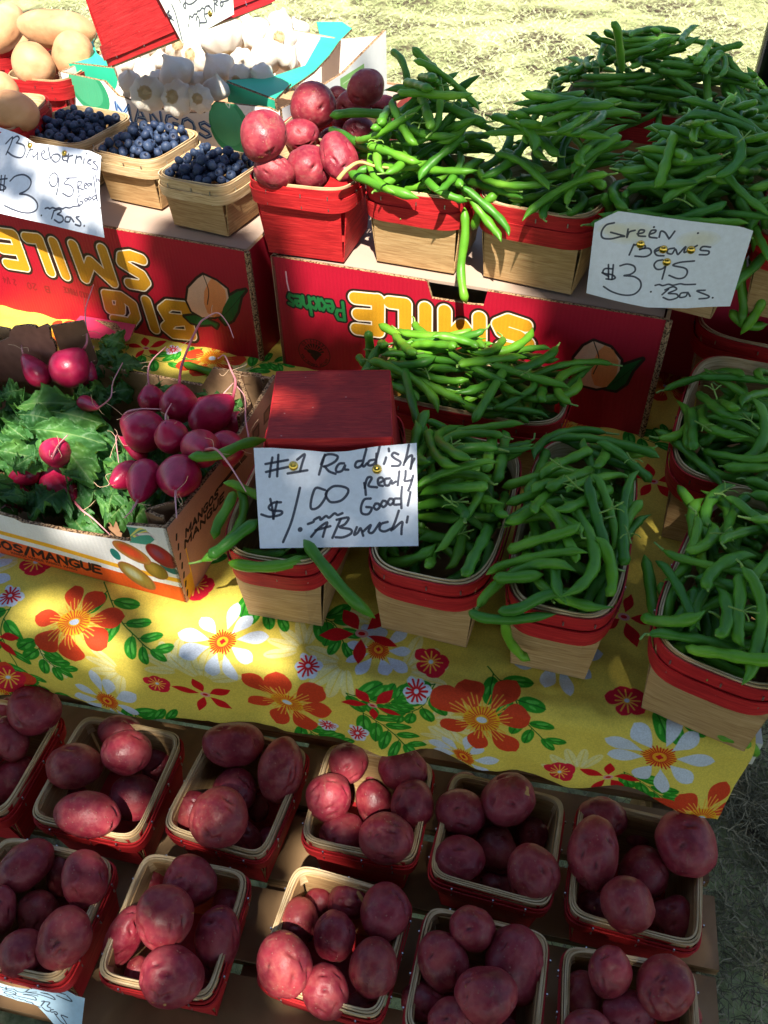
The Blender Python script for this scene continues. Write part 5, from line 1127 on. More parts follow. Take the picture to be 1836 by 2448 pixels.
b = MB(); b.prism(pts, (0, 0, 0), (1, 0, 0), (0, 0, 1), .0045, 0, 1, cm.uv); b.build('front_panel', [M['print_radish_carton'], M['corrugated_edge'], M['kraft_dark']], rad)
csd = Canvas(0, 0, mDp, mh+.005, 3000, (.74, .52, .42))
fS = Face(mF, mey, (0, 0, 1)); qs = lambda x, y: np.array(fS.st(*zM(x, y)))
for s_, a, b_, hh in (('MANGOS', (1412, 455), (1655, 145), (-12, -58)), ('MANGUE', (1405, 540), (1700, 170), (-12, -56))):
    for l in fit_text(s_, qs(*a), qs(*b_), qs(a[0]+hh[0]*0, a[1]+hh[1])-qs(*a), .25): csd.stroke(l, .0028, (.16, .08, .06))
csd.stroke([qs(1412, 545), qs(1480, 860)], .0016, YL); csd.poly([qs(1390, 790), qs(1450, 720), qs(1495, 900), qs(1440, 950)], (.82, .58, .14))
z6_ = zc(240, 780, .2652)
for k in range(4): csd.stroke([np.array(fS.st(*z6_(1040+14*k, 1470-10*k))), np.array(fS.st(*z6_(1290+8*k, 1160+4*k)))], .0013, (.22, .12, .08))
for cx, cy in ((1395, 960), (1495, 795)):
    P4 = [np.array(fS.st(*z6_(cx+a, cy+b2))) for a, b2 in ((-32, -10), (30, -100), (32, 20), (-30, 100))]; csd.poly(P4, (.36, .22, .15), 0, .75); csd.poly([np.mean(P4, 0)+(p-np.mean(P4, 0))*.6 for p in P4], (.62, .42, .32), 0, .8)
for k in range(7): csd.stroke([(.004+.001*k, .008+k*.013), (.006+.001*k, .013+k*.013)], .003, (.10, .06, .04))
csd.grain(.04, 2); csd.material('print_radish_side', .7, .3, .0003, 50, 'box')
b = MB(); b.prism([(0, 0), (mDp, 0), (mDp, mh+.004), (mDp*.75, mh-.004), (mDp*.5, mh-.010), (mDp*.25, mh-.006), (0, mh)], (mLn+.001, 0.0, 0), (0, 1, 0), (0, 0, 1), .0045, 0, 1, csd.uv); b.build('side_panel', [M['print_radish_side'], M['corrugated_edge']], rad)
b = MB(); b.prism([(0, 0), (mDp, 0), (mDp, mh), (0, mh)], (-.001, mDp, 0), (0, -1, 0), (0, 0, 1), .0045, 0, 0); b.build('side_panel', [M['kraft']], rad)
b = MB(); b.prism([(0, 0), (mLn, 0), (mLn, mh), (mLn-.05, mh), (mLn-.07, mh-.03), (.1, mh-.03), (.08, mh), (0, mh)], (mLn, mDp, 0), (-1, 0, 0), (0, 0, 1), .0045, 0, 1); b.build('back_panel', [M['kraft'], M['corrugated_edge']], rad)
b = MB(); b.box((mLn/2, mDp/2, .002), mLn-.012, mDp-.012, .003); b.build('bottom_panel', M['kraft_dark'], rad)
# triangular corner posts: a folded inner wall
def mp(px, py, z_):
    P = at(px, py, z_)-mO; return np.array([min(P@mex, mLn-.006), max(P@mey, .008)])
def wall(parent, name, line, z0, z1, th, mats):
    L = [np.asarray(p, float) for p in line]; n = len(L); V = []; 
    for i in range(n):
        t = L[min(i+1, n-1)]-L[max(i-1, 0)]; t /= np.linalg.norm(t)+1e-9; m_ = np.array([-t[1], t[0]])*th/2
        for s, zz in ((1, z0), (-1, z0), (-1, z1), (1, z1)): V.append((*(L[i]+m_*s), zz))
    Fc = []; mi = []
    for i in range(n-1):
        for k in range(4): Fc.append((i*4+k, i*4+(k+1) % 4, (i+1)*4+(k+1) % 4, (i+1)*4+k)); mi.append(1 if k == 2 else 0)
    Fc += [(0, 1, 2, 3), tuple(range((n-1)*4, n*4))[::-1]]; mi += [1, 1]
    b = MB(); b.add(V, Fc, mi); return b.build(name, mats, parent)
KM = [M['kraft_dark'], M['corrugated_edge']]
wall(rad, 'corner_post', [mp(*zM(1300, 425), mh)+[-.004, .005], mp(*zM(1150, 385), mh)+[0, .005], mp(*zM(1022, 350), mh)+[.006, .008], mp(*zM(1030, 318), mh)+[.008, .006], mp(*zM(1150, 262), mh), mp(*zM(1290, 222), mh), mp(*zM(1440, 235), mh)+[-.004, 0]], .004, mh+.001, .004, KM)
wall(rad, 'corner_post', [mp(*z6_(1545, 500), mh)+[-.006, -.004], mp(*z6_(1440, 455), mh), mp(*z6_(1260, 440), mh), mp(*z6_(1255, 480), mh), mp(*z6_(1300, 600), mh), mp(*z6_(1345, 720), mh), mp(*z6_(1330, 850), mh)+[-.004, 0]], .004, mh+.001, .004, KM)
# torn inner divider at the upper left
zD = zc(0, 780, .2079); fD = Face(mO+mey*.235, mex, (0, 0, 1))
dv = fD.map(zD, [(-250, 260), (0, 178), (105, 130), (110, 70), (150, 10), (300, -10), (395, 0), (420, 25), (520, -15), (565, 20), (575, 140), (620, 190), (640, 250), (620, 640), (-250, 640)])
b = MB(); b.prism(dv[::-1], (0, .235, 0), (1, 0, 0), (0, 0, 1), .0045, 0, 1); b.build('inner_divider', [M['kraft_pink'], M['corrugated_edge']], rad)
e0, e1 = np.array(fD.st(*zD(575, 10))), np.array(fD.st(*zD(640, 255)))
sheet(rad, 'divider_fold', [(e0[0], .237, e0[1]), (e0[0]+.030, .262, e0[1]-.002), (e0[0]+.036, .262, .02), (e0[0]+.004, .237, .02)], .004, [M['kraft_dark'], M['corrugated_edge']], (0, -1, 0))

# ---- radishes and their leaves
def radish(parent, zf, s, cx, cy, rx, ry, tail, zc_, seed, dz_tail=.01, hair=3, tr=1.0):
    px, py = zf(cx, cy); P = at(px, py, zc_); k = s*depth_t(P); rx *= 1.10; ry *= 1.10; R = (rx+ry)/2*k
    T = []; n = len(tail)
    for i, t in enumerate(tail):
        q = zf(*t); T.append(at(*q, zc_+dz_tail*(1-.0)+.004*math.sin(i*1.7)+.006*i*(1 if seed % 2 else .4)))
    d = T[0]-P; el = np.linalg.norm(d); d /= el; a = np.cross(d, [0, 0, 1.]); a /= np.linalg.norm(a); c_ = np.cross(d, a)
    nu, nv = 30, 26; V = []; A = []; g = np.random.default_rng(seed)
    long = max(el, R*1.05); wid = min(rx, ry)*k if max(rx, ry)/min(rx, ry) > 1.25 else R
    back = max(rx, ry)*k if max(rx, ry)/min(rx, ry) > 1.25 else R
    for j in range(nv+1):
        t = -1+2*j/nv; ph = (t+1)/2*math.pi
        if t < 0 or True:
            ax = -math.cos(ph); rr = math.sin(ph)**.92
        x = ax*back if ax < 0 else ax*back*.86
        if ax > .35: f = (ax-.35)/.65; x = back*.86*.35+(long-back*.86*.35)*f**.95; rr = rr*(1-.25*f)*(1-f*.15)+.045*f
        if ax < -.9: rr *= 1.
        for i in range(nu):
            q = 2*math.pi*i/nu; w = 1+.03*math.sin(2*q+seed)+.02*math.sin(3*q+t*3+seed)
            V.append(P+d*x+(a*math.cos(q)+c_*math.sin(q))*(wid*rr*w)); A.append(max(0, (ax-.8)*2.))
    Fc = [(j*nu+i, j*nu+(i+1) % nu, (j+1)*nu+(i+1) % nu, (j+1)*nu+i) for j in range(nv) for i in range(nu)]
    o = link('radish', mesh('radish', np.array(V), Fc, M['radish'], True, attr=np.clip(A, 0, 1)), parent)
    if n > 1:
        L = smooth_line([P+d*(long*.93)]+T, 6); m_ = len(L); r = [R*.075*(1-i/m_)**1.5+.00055*tr for i in range(m_)]
        V, Fc = tube(L, r, 8); me = mesh('root', V, Fc, M['radish'], True, attr=np.clip(np.repeat(np.linspace(.4, 1.4, m_), 8), 0, 1)); link('root', me, o)
        if hair:
            hb = MB()
            for h in range(hair):
                i = int(g.uniform(.1, .8)*m_); p0 = L[i]; dr = g.normal(size=3)*.006; V, Fc = tube(smooth_line([p0, p0+dr, p0+dr*1.5+g.normal(size=3)*.003], 3), .0003, 4); hb.add(V, Fc)
            hb.build('root_hair', M['root_hair'], o)
    return o
def leaf(parent, P0, P1, wid, seed, curl=.25, up=(0, 0, 1.), fold=.5, wr=1.0):
    P0, P1 = np.asarray(P0, float), np.asarray(P1, float); d = P1-P0; L = np.linalg.norm(d); d /= L; up = np.asarray(up, float)+.0; g = np.random.default_rng(seed)
    s = np.cross(d, up); s /= np.linalg.norm(s)+1e-9; u = np.cross(s, d); nu, nv = 21, 34; V = []; A = []; o1, o2 = g.uniform(0, 9, 2)
    for j in range(nv):
        t = j/(nv-1); w = wid*(math.sin(math.pi*min(1, t*.92+.06))**.75)*(.35+.65*min(1, t*2.2))*(1+.05*math.sin(t*14+o1)+.02*math.sin(t*47+o2))
        if t < .10: w = wid*.07
        for i in range(nu):
            q = -1+2*i/(nu-1); x = q*w/2
            hgt = -curl*L*(t-.35)**2*1.6+curl*L*.15-fold*abs(x)*.5+fold*abs(x)**1.5*.0
            hgt += wr*(.0032*math.sin(q*9*abs(q)+t*26+o1)*abs(q)+.0014*math.sin(t*52-abs(q)*7+o2)*(abs(q)**.5)+.009*math.sin(t*9+o1+q*2.)*abs(q))
            hgt += wr*(.0030*math.sin(t*38+o2+(1.5 if q > 0 else 0))*q*q*abs(q)+.0018*math.sin(t*71+o1*2+q*5)*q*q-.0022*(1-abs(math.sin((t*9-abs(q)*1.6)*math.pi)))**3*(abs(q) > .08))
            side = x*(1-.06*math.sin(t*17+o2)-.05*abs(math.sin(t*38+o2))*abs(q))
            V.append(P0+d*(t*L)+s*side+u*hgt); A.append(1. if i == nu//2 else (.35 if abs(math.sin((t*9-abs(q)*1.6)*math.pi)) < .22 else 0.))
    Fc = [(j*nu+i, j*nu+i+1, (j+1)*nu+i+1, (j+1)*nu+i) for j in range(nv-1) for i in range(nu-1)]
    return link('leaf', mesh('leaf', np.array(V), Fc, M['radish_leaf'], True, attr=A), parent)
bunchR = empty('radish_bunch', (0, 0, 0)); tag(bunchR, 'bunch of crimson radishes piled roots upward at the right end of the carton', 'radish bunch', 'radish bunches')
bunchL = empty('radish_bunch', (0, 0, 0)); tag(bunchL, 'bunch of radishes lying among wilted leaves at the left of the carton', 'radish bunch', 'radish bunches')
zr = zc(240, 780, .2652)
for i, (cx, cy, rx, ry, tail, z_, dt) in enumerate((
    (462, 655, 116, 112, [(440, 552), (430, 400), (470, 300), (590, 185)], .100, .012), (707, 700, 158, 158, [(710, 545), (740, 330), (880, 0), (955, -75), (1060, -120), (1150, -20), (1200, 105)], .112, .014),
    (1000, 795, 205, 150, [(1195, 640), (1218, 500), (1180, 400), (1120, 265), (1060, 290)], .112, .012), (395, 945, 185, 168, [(200, 825), (250, 770), (380, 745), (550, 748)], .108, .008),
    (640, 990, 145, 145, [(600, 905), (588, 800), (640, 695)], .128, .014), (905, 1100, 162, 160, [(950, 1110), (1040, 1108), (1150, 1230), (1260, 1400), (1312, 1490)], .128, .018),
    (1140, 1100, 150, 150, [(1275, 1105), (1340, 1040), (1310, 850), (1300, 640), (1230, 540)], .108, .010), (235, 1345, 165, 112, [(95, 1432), (75, 1425)], .098, .004), (392, 1370, 198, 142, [(335, 1572), (290, 1650), (215, 1730)], .112, .006),
    (710, 1350, 188, 172, [(680, 1485), (676, 1560), (688, 1730)], .118, .016), (1205, 880, 110, 110, [(1295, 785), (1312, 740)], .088, .008), (930, 730, 90, 90, [(1080, 640), (1200, 510)], .085, .008), (340, 1130, 90, 70, [(180, 1000), (140, 1000), (165, 1230)], .085, .01))):
    radish(bunchR, zr, .2652, cx, cy, rx, ry, tail, z_, 300+i, dt, 4)
zl = zD
for i, (cx, cy, rx, ry, tail, z_, dt) in enumerate(((430, 540, 175, 132, [(268, 330), (250, 250), (245, 150)], .095, .010), (800, 480, 225, 190, [(955, 270), (1000, 180), (990, 0), (985, -200), (1075, -480)], .105, .012),
    (640, 1450, 160, 160, [(600, 1520), (640, 1420), (700, 1330), (780, 1250)], .095, .012), (985, 885, 110, 85, [(1130, 940), (1270, 820), (1300, 640), (1410, 420)], .088, .012), (300, 1715, 200, 115, [(480, 1640), (600, 1500)], .060, .006),
    (670, 1820, 200, 190, [(850, 2010), (950, 2120), (1080, 2220), (1350, 2480)], .046, .004), (200, 1990, 150, 135, [(60, 2060), (20, 2090)], .042, .004), (1010, 590, 90, 100, [(1050, 420), (1080, 230)], .080, .008), (60, 1900, 120, 120, [(20, 2000)], .05, .0))):
    radish(bunchL, zl, .2079, cx, cy, rx, ry, tail, z_, 340+i, dt, 4)
def pl(z, a, b_, za, zb_): return at(*z(*a), za), at(*z(*b_), zb_)
HL = [(bunchL, zl, (140, 930), (900, 850), .085, .088, 380, .28), (bunchL, zl, (-60, 820), (270, 700), .09, .085, 300, .2), (bunchL, zl, (330, 1180), (1180, 1300), .092, .085, 330, .3), (bunchL, zl, (180, 1010), (600, 1050), .098, .094, 260, .25),
      (bunchL, zl, (690, 1300), (1040, 1780), .098, .080, 350, .25), (bunchL, zl, (-60, 1420), (540, 1540), .098, .090, 330, .2), (bunchL, zl, (60, 1120), (280, 1280), .096, .09, 200, .3), (bunchL, zl, (-60, 1250), (190, 1500), .098, .09, 240, .3),
      (bunchL, zl, (150, 1640), (500, 1420), .093, .095, 200, .4), (bunchL, zl, (480, 960), (1200, 1100), .085, .075, 330, .2), (bunchL, zl, (1250, 420), (620, 260), .085, .09, 250, .3), (bunchL, zl, (1480, 250), (1180, 110), .085, .105, 260, .5),
      (bunchL, zl, (1080, 620), (1260, 130), .07, .105, 280, .6), (bunchL, zl, (1300, 640), (1420, 280), .07, .09, 250, .4), (bunchL, zl, (1250, 500), (1650, 400), .08, .095, 230, .4), (bunchL, zl, (850, 820), (1130, 720), .085, .085, 170, .3), (bunchL, zl, (1000, 700), (1180, 900), .07, .075, 260, .5),
      (bunchL, zl, (900, 1020), (1250, 1500), .06, .055, 330, .3), (bunchL, zl, (-60, 1900), (260, 1940), .07, .075, 180, .3), (bunchL, zl, (-100, 1700), (120, 2000), .07, .06, 260, .3), (bunchL, zl, (1200, 800), (1500, 700), .06, .07, 240, .4),
      (bunchR, zr, (130, 1480), (60, 1640), .07, .075, 230, .4), (bunchR, zr, (300, 1560), (60, 1730), .06, .07, 260, .3), (bunchR, zr, (520, 1520), (240, 1800), .07, .05, 240, .3), (bunchR, zr, (820, 1520), (500, 1640), .06, .07, 200, .5), (bunchR, zr, (260, 1060), (230, 1230), .07, .08, 190, .5),
      (bunchR, zr, (580, 1100), (440, 1160), .075, .085, 140, .5), (bunchR, zr, (640, 600), (490, 540), .07, .085, 130, .4), (bunchR, zr, (1000, 620), (1090, 510), .07, .088, 170, .6), (bunchR, zr, (1230, 780), (1240, 660), .07, .086, 120, .5), (bunchR, zr, (850, 640), (950, 560), .06, .08, 150, .5),
      (bunchR, zr, (200, 1260), (100, 1380), .06, .075, 170, .5), (bunchR, zr, (860, 1450), (760, 1620), .07, .09, 130, .4), (bunchR, zr, (150, 700), (60, 620), .06, .075, 200, .5), (bunchR, zr, (500, 1480), (560, 1360), .08, .1, 110, .5)]
for i, (bn, z, a, b_, za, zb_, w, cu) in enumerate(HL):
    p0, p1 = pl(z, a, b_, za, zb_); s = (.2079 if bn is bunchL else .2652)*depth_t(p0)
    leaf(bn, p0, p1, w*s*1.18, 500+i, cu, (0.1*math.sin(i), -.45, 1.), .5, 1.1)
g = np.random.default_rng(9)
for i in range(70):     # the bed of leaves the bunches lie on
    left = i % 3 != 0; a_, b_ = (g.uniform(.02, .30), g.uniform(.04, .22)) if left else (g.uniform(.22, .40), g.uniform(.03, .24)); p0 = mO+mex*a_+mey*b_+np.array([0, 0, g.uniform(.025, .062)])
    th = g.uniform(0, 6.28); ln = g.uniform(.04, .085); p1 = p0+mex*math.cos(th)*ln+mey*math.sin(th)*ln+np.array([0, 0, g.uniform(-.01, .015)])
    q = p1-mO; 
    if not (.01 < q@mex < mLn-.01 and .01 < q@mey < mDp-.01): continue
    leaf(bunchL if left else bunchR, p0, p1, g.uniform(.03, .055), 700+i, g.uniform(.2, .5), (g.normal()*.3, -.3+g.normal()*.3, 1), .5, 1.2)

# ================================================================== BLUEBERRIES
def berry_mesh(seed):
    nu, nv = 20, 16; V = []; A = []; g = np.random.default_rng(seed); k = 5; ph = g.uniform(0, 6)
    for j in range(nv):
        t = j/(nv-1)
        if t < .80: q = t/.80*2.62; r = math.sin(q); z_ = -math.cos(q)*.90
        else: q = (t-.80)/.20; r = .50*(1-q)**.8+.03; z_ = .78+.14*math.sin(min(1, q*2.6)*math.pi)-.16*q**1.2
        for i in range(nu):
            a = 2*math.pi*i/nu; rr = r*(1+(.14*math.cos(k*a+ph) if .80 < t < .92 else 0)); V.append((rr*math.cos(a), rr*math.sin(a), z_)); A.append(1. if t > .9 else 0.)
    Fc = [(j*nu+i, j*nu+(i+1) % nu, (j+1)*nu+(i+1) % nu, (j+1)*nu+i) for j in range(nv-1) for i in range(nu)]+[tuple(range(nu))[::-1], tuple(range((nv-1)*nu, nv*nu))]
    return mesh('blueberry', V, Fc, M['blueberry'], True, attr=A)
BMS = [berry_mesh(i) for i in range(4)]
for key, lab in (('b1', 'dark blueberry in the leftmost blueberry basket, above the sign'), ('b2', 'dark blueberry in the middle blueberry basket'), ('b3', 'dark blueberry in the blueberry basket beside the red potatoes')):
    B = BASKETS[key]; Rm = rotm(B['rot']); pts = []; g = np.random.default_rng(ord(key[1]))
    hw, hd = B['w']/2-.006, B['d']/2-.006; peak = .012 if key == 'b1' else .022
    for tries in range(420):
        best = None
        for c in range(10):
            r = g.uniform(.0058, .0080); x, y = g.uniform(-hw+r, hw-r), g.uniform(-hd+r, hd-r); z_ = B['rim']-.013
            for (X, Y, Z, R2_) in pts:
                d2 = (X-x)**2+(Y-y)**2; s = (r+R2_)*.97
                if d2 < s*s: z_ = max(z_, Z+math.sqrt(s*s-d2))
            if best is None or z_ < best[2]: best = (x, y, z_, r)
        x, y, z_, r = best; cap = B['rim']-.006+(peak+.006)*(1-max(abs(x)/hw, abs(y)/hd)**2)
        if z_ < cap and len(pts) < 98: pts.append(best)
        elif tries > 140: break
    B['n'] = len(pts)
    for i, (x, y, z_, r) in enumerate(pts):
        q = Rm@np.array([x, y])+B['c']; o = link('blueberry', BMS[i % 4]); o.location = (float(q[0]), float(q[1]), float(z_))
        o.rotation_euler = (g.uniform(-1.2, 1.2), g.uniform(-1.2, 1.2), g.uniform(0, 6.28)); o.scale = (r, r, r*.93)
        fx = 'far left' if x < -.6*hw else 'left' if x < -.2*hw else 'centre' if x < .2*hw else 'right' if x < .6*hw else 'far right'; fy = 'back rim' if y > .6*hd else 'back' if y > .2*hd else 'middle' if y > -.2*hd else 'front' if y > -.6*hd else 'front rim'
        hz = 'heaped ' if z_ > B['rim']+.006 else ''; bz = {'b1': 'left blueberry basket', 'b2': 'middle blueberry basket', 'b3': 'right blueberry basket'}[key]
        lb = '%s%s blueberry, %s %s of the %s' % (hz, 'large' if r > .0074 else 'small' if r < .0064 else 'medium', fy, fx, bz); tag(o, lb, 'blueberry', lb.replace('blueberry,', 'blueberries,'))
    print('berries', key, len(pts))

# ================================================================== GREEN BEANS
def bean_base(seed, L, curve, s2, vz, rad=.0047, stem=True):
    """one bean along +x, centred; returns V, F, tone, centreline"""
    n, seg = 20, 8; g = np.random.default_rng(seed); t = np.linspace(-1, 1, n)
    y = curve*L*(t*t-.33)+s2*L*np.sin(t*3.0)*.5; z = vz*L*(t*t-.4); C = np.stack([t*L/2, y, z], 1)
    C[:, 1] += (np.abs(t) > .8)*np.sign(curve+.001)*(np.abs(t)-.8)*.02
    u = (t+1)/2; prof = np.minimum(1, (u*16)**.6*.9+.10)*np.minimum(1, ((1-u)*7)**.85+.05); ph = g.uniform(0, 6)
    r = rad*prof*(1+.11*np.sin(u*L/.0105*6.28*.5+ph)+.07*np.sin(u*9+ph)); V = []; A = []
    T = np.gradient(C, axis=0); T /= np.linalg.norm(T, axis=1)[:, None]
    for i in range(n):
        a = np.array([-T[i][1], T[i][0], 0]); a /= np.linalg.norm(a); b = np.cross(T[i], a)
        for k in range(seg):
            q = 2*math.pi*k/seg; V.append(C[i]+(a*math.cos(q)*1.06+b*math.sin(q)*.90)*r[i]); A.append(max(0., 1-u[i]*14, (u[i]-.955)*18))
    Fc = [(i*seg+k, i*seg+(k+1) % seg, (i+1)*seg+(k+1) % seg, (i+1)*seg+k) for i in range(n-1) for k in range(seg)]
    Fc += [tuple(range(seg))[::-1], tuple(range((n-1)*seg, n*seg))]
    if stem:
        c0 = C[0]; d = -T[0]; L_ = g.uniform(.004, .012); v, f = tube([c0-d*.001, c0+d*L_*.5+[0, .001, .001], c0+d*L_+[0, .002*g.normal(), .002]], [.0016, .0010, .0011], 5)
        o = len(V); V += list(v); A += [1.]*len(v); Fc += [tuple(q+o for q in ff) for ff in f]
    return np.array(V), Fc, np.clip(A, 0, 1), C
g = np.random.default_rng(21); BB = []
for i in range(26):
    L = g.uniform(.070, .124); BB.append(bean_base(i, L, g.normal()*.07 if i % 4 else g.choice([-1, 1])*g.uniform(.14, .26), g.normal()*.035, g.normal()*.03, g.uniform(.0040, .0053), i % 2 == 0))
BME = [mesh('green_bean', b[0], b[1], M['bean'], True, attr=b[2]) for b in BB]
CELL = .003; GX0, GX1, GY0, GY1 = -.50, .60, .38, 1.55; NX, NY = int((GX1-GX0)/CELL), int((GY1-GY0)/CELL)
Xc = GX0+(np.arange(NX)+.5)*CELL; Yc = GY0+(np.arange(NY)+.5)*CELL; XX, YY = np.meshgrid(Xc, Yc)
H = np.full((NY, NX), .002); H[YY < TY] = -.20
for R_, A__, Lc, Dc in ((R2, A2, .5, .34), ((R2[0]+.150, R2[1]+.318, 0), A2, .31, .25), ((.650, .985, 0), -7.4, .5, .33)):
    e = np.array([math.cos(math.radians(A__)), math.sin(math.radians(A__))]); n = np.array([-e[1], e[0]]); a = (XX-R_[0])*e[0]+(YY-R_[1])*e[1]; b_ = (XX-R_[0])*n[0]+(YY-R_[1])*n[1]
    H[(a < 0) & (a > -Lc) & (b_ > 0) & (b_ < Dc)] = HB
def local_grid(B):
    c, s = math.cos(B['rot']), math.sin(B['rot']); dx, dy = XX-B['c'][0], YY-B['c'][1]; return (c*dx+s*dy)/(B['w']/2), (-s*dx+c*dy)/(B['d']/2)
for k_ in ('F1', 'F2', 'F3', 'F4', 'F5', 'F6', 'M1', 'G1', 'G2', 'G3', 'G4', 'G5', 'P1', 'P2', 'O1'):
    B = BASKETS[k_]; u, v = local_grid(B); q = (np.abs(u)**4+np.abs(v)**4)**.25
    if k_ == 'O1': OB = q < 1.06; continue
    if k_[0] == 'P': H[q < 1.0] = B['rim']+.015; continue
    H[(q < 1.03)] = np.maximum(H[(q < 1.03)], B['rim']+.001); H[q < .93] = B['rim']-.042
INST = []     # (base index, matrix 4x4, basket key)
def place(bi, x, y, yaw, cap, lim, pitch0=None, sink=.55):
    V, Fc, A, C = BB[bi]; ca, sa = math.cos(yaw), math.sin(yaw); s = C[:, 0]; P = np.stack([x+ca*C[:, 0]-sa*C[:, 1], y+sa*C[:, 0]+ca*C[:, 1]], 1)
    ix = ((P[:, 0]-GX0)/CELL).astype(int); iy = ((P[:, 1]-GY0)/CELL).astype(int)
    if ix.min() < 1 or iy.min() < 1 or ix.max() >= NX-1 or iy.max() >= NY-1: return None
    h = np.maximum.reduce([H[iy, ix], H[iy, np.clip(ix-1, 0, NX-1)], H[np.clip(iy-1, 0, NY-1), ix]])-C[:, 2]
    if h.max() > lim: return None
    best = None
    for b_ in (np.linspace(-.6, .6, 13) if pitch0 is None else (pitch0,)):
        a = np.max(h-b_*s); cost = a+.010*b_*b_
        if best is None or cost < best[0]: best = (cost, a, b_)
    a, b_ = best[1], best[2]; z_ = a+.0046*sink
    top = z_+abs(b_)*abs(s).max()
    if z_ > cap or (pitch0 is None and top > cap+.03): return None
    c = 1/math.sqrt(1+b_*b_); Xa = np.array([ca*c, sa*c, b_*c]); Ya = np.array([-sa, ca, 0.]); Za = np.cross(Xa, Ya)
    zz = z_+b_*s+C[:, 2]
    if np.any(OB[iy, ix] & (zz > .098)): return None
    for k in range(len(s)):
        y0, y1, x0, x1 = iy[k]-1, iy[k]+2, ix[k]-1, ix[k]+2
        H[y0:y1, x0:x1] = np.maximum(H[y0:y1, x0:x1], zz[k]+.0028)
    return np.array([[Xa[0], Ya[0], Za[0], x], [Xa[1], Ya[1], Za[1], y], [Xa[2], Ya[2], Za[2], z_], [0, 0, 0, 1]])
gb = np.random.default_rng(5)
SHORT0 = len(BB)
for i in range(6):
    BB.append(bean_base(60+i, gb.uniform(.048, .070), gb.normal()*.1, 0., .02, gb.uniform(.0048, .0058), i % 2 == 0)); BME.append(mesh('green_bean', BB[-1][0], BB[-1][1], M['bean'], True, attr=BB[-1][2]))
def bed(k_, cnt, low):
    B = BASKETS[k_]; Rm = rotm(B['rot']); n_ = 0
    for t in range(cnt*6):
        if n_ >= cnt: break
        u, v = gb.uniform(-.86, .86, 2); p = Rm@np.array([u*B['w']/2, v*B['d']/2])+B['c']; bi = int(gb.integers(SHORT0, SHORT0+6)); yaw = gb.uniform(0, 6.28)
        C = BB[bi][3]; Q = np.stack([p[0]+math.cos(yaw)*C[:, 0]-math.sin(yaw)*C[:, 1], p[1]+math.sin(yaw)*C[:, 0]+math.cos(yaw)*C[:, 1]], 1)-B['c']; Q = Q@Rm
        if ((np.abs(Q[:, 0]/(B['w']/2))**4+np.abs(Q[:, 1]/(B['d']/2))**4)**.25).max() > .92: continue
        m_ = place(bi, p[0], p[1], yaw, B['rim']-low, B['rim']+.02)
        if m_ is not None: INST.append((bi, m_, k_)); n_ += 1
HEAP = dict(G5=(150, .085, .8, 1.25, .5), G4=(230, .078, .5, 1.34, 0.), G3=(260, .080, .7, 1.15, .3), G2=(230, .094, .9, 1.2, 1.0), G1=(200, .104, .9, 1.16, 1.2), F6=(120, .10, .9, 1.05, .6), M1=(170, .044, .55, 1.08, .1), F5=(200, .034, .8, .97, .9),
            F4=(240, .026, .6, .95, 1.3), F3=(230, .034, .8, .95, .3), F2=(230, .044, .8, .95, .9), F1=(190, .030, .7, .97, .4))
for k_, (cnt, peak, spread, ext, yaw0) in HEAP.items():
    bed(k_, 60 if k_[0] == 'F' else 42, .010)
    B = BASKETS[k_]; Rm = rotm(B['rot']); n_ = 0; tries = 0
    while n_ < cnt and tries < cnt*40:
        tries += 1; f = n_/cnt; u, v = gb.uniform(-1, 1, 2)*np.array([ext, ext])*.92; q = (abs(u)**3+abs(v)**3)**(1/3.)
        if q > ext: continue
        cap = B['rim']+.004+peak*max(0, 1-q*q*.75)
        p = Rm@np.array([u*B['w']/2, v*B['d']/2])+B['c']
        yaw = B['rot']+yaw0+gb.normal()*spread if gb.random() < .65 else gb.uniform(0, 6.28)
        if gb.random() < .5: yaw += math.pi
        if q > .62 and f < .8:        # near the rim beans lie along the wall
            if gb.random() < .6: yaw = B['rot']+(math.pi/2 if abs(u) > abs(v) else 0)+gb.normal()*.25
        if k_ in ('F2', 'F3', 'F4', 'F5', 'F6') and gb.random() < .90:
            Cc = BB[0][3]; hl = .048; ee = np.array([[p[0]+math.cos(yaw)*q_*hl, p[1]+math.sin(yaw)*q_*hl] for q_ in (-1, 1)])-B['c']; ee = ee@Rm
            if ((np.abs(ee[:, 0]/(B['w']/2))**4+np.abs(ee[:, 1]/(B['d']/2))**4)**.25).max() > 1.04: continue
        pit = None
        bi = int(gb.integers(0, SHORT0+2))
        if gb.random() < .09 and q < .8 and f > .3: pit = gb.choice([-1, 1])*gb.uniform(.6, 1.3)
        m_ = place(bi, p[0], p[1], yaw, cap, B['rim']+.14, pit)
        if m_ is not None: INST.append((bi, m_, k_)); n_ += 1
    print('beans', k_, n_, tries)
# beans spilling down right of the price sign
for i in range(190):
    x = gb.uniform(.20, .36); y = gb.uniform(.90, 1.20); bi = int(gb.integers(0, len(BB))); m_ = place(bi, x, y, gb.uniform(0, 6.28), .325-.9*max(0, .99-y), .5)
    if m_ is not None: INST.append((bi, m_, 'G3s'))
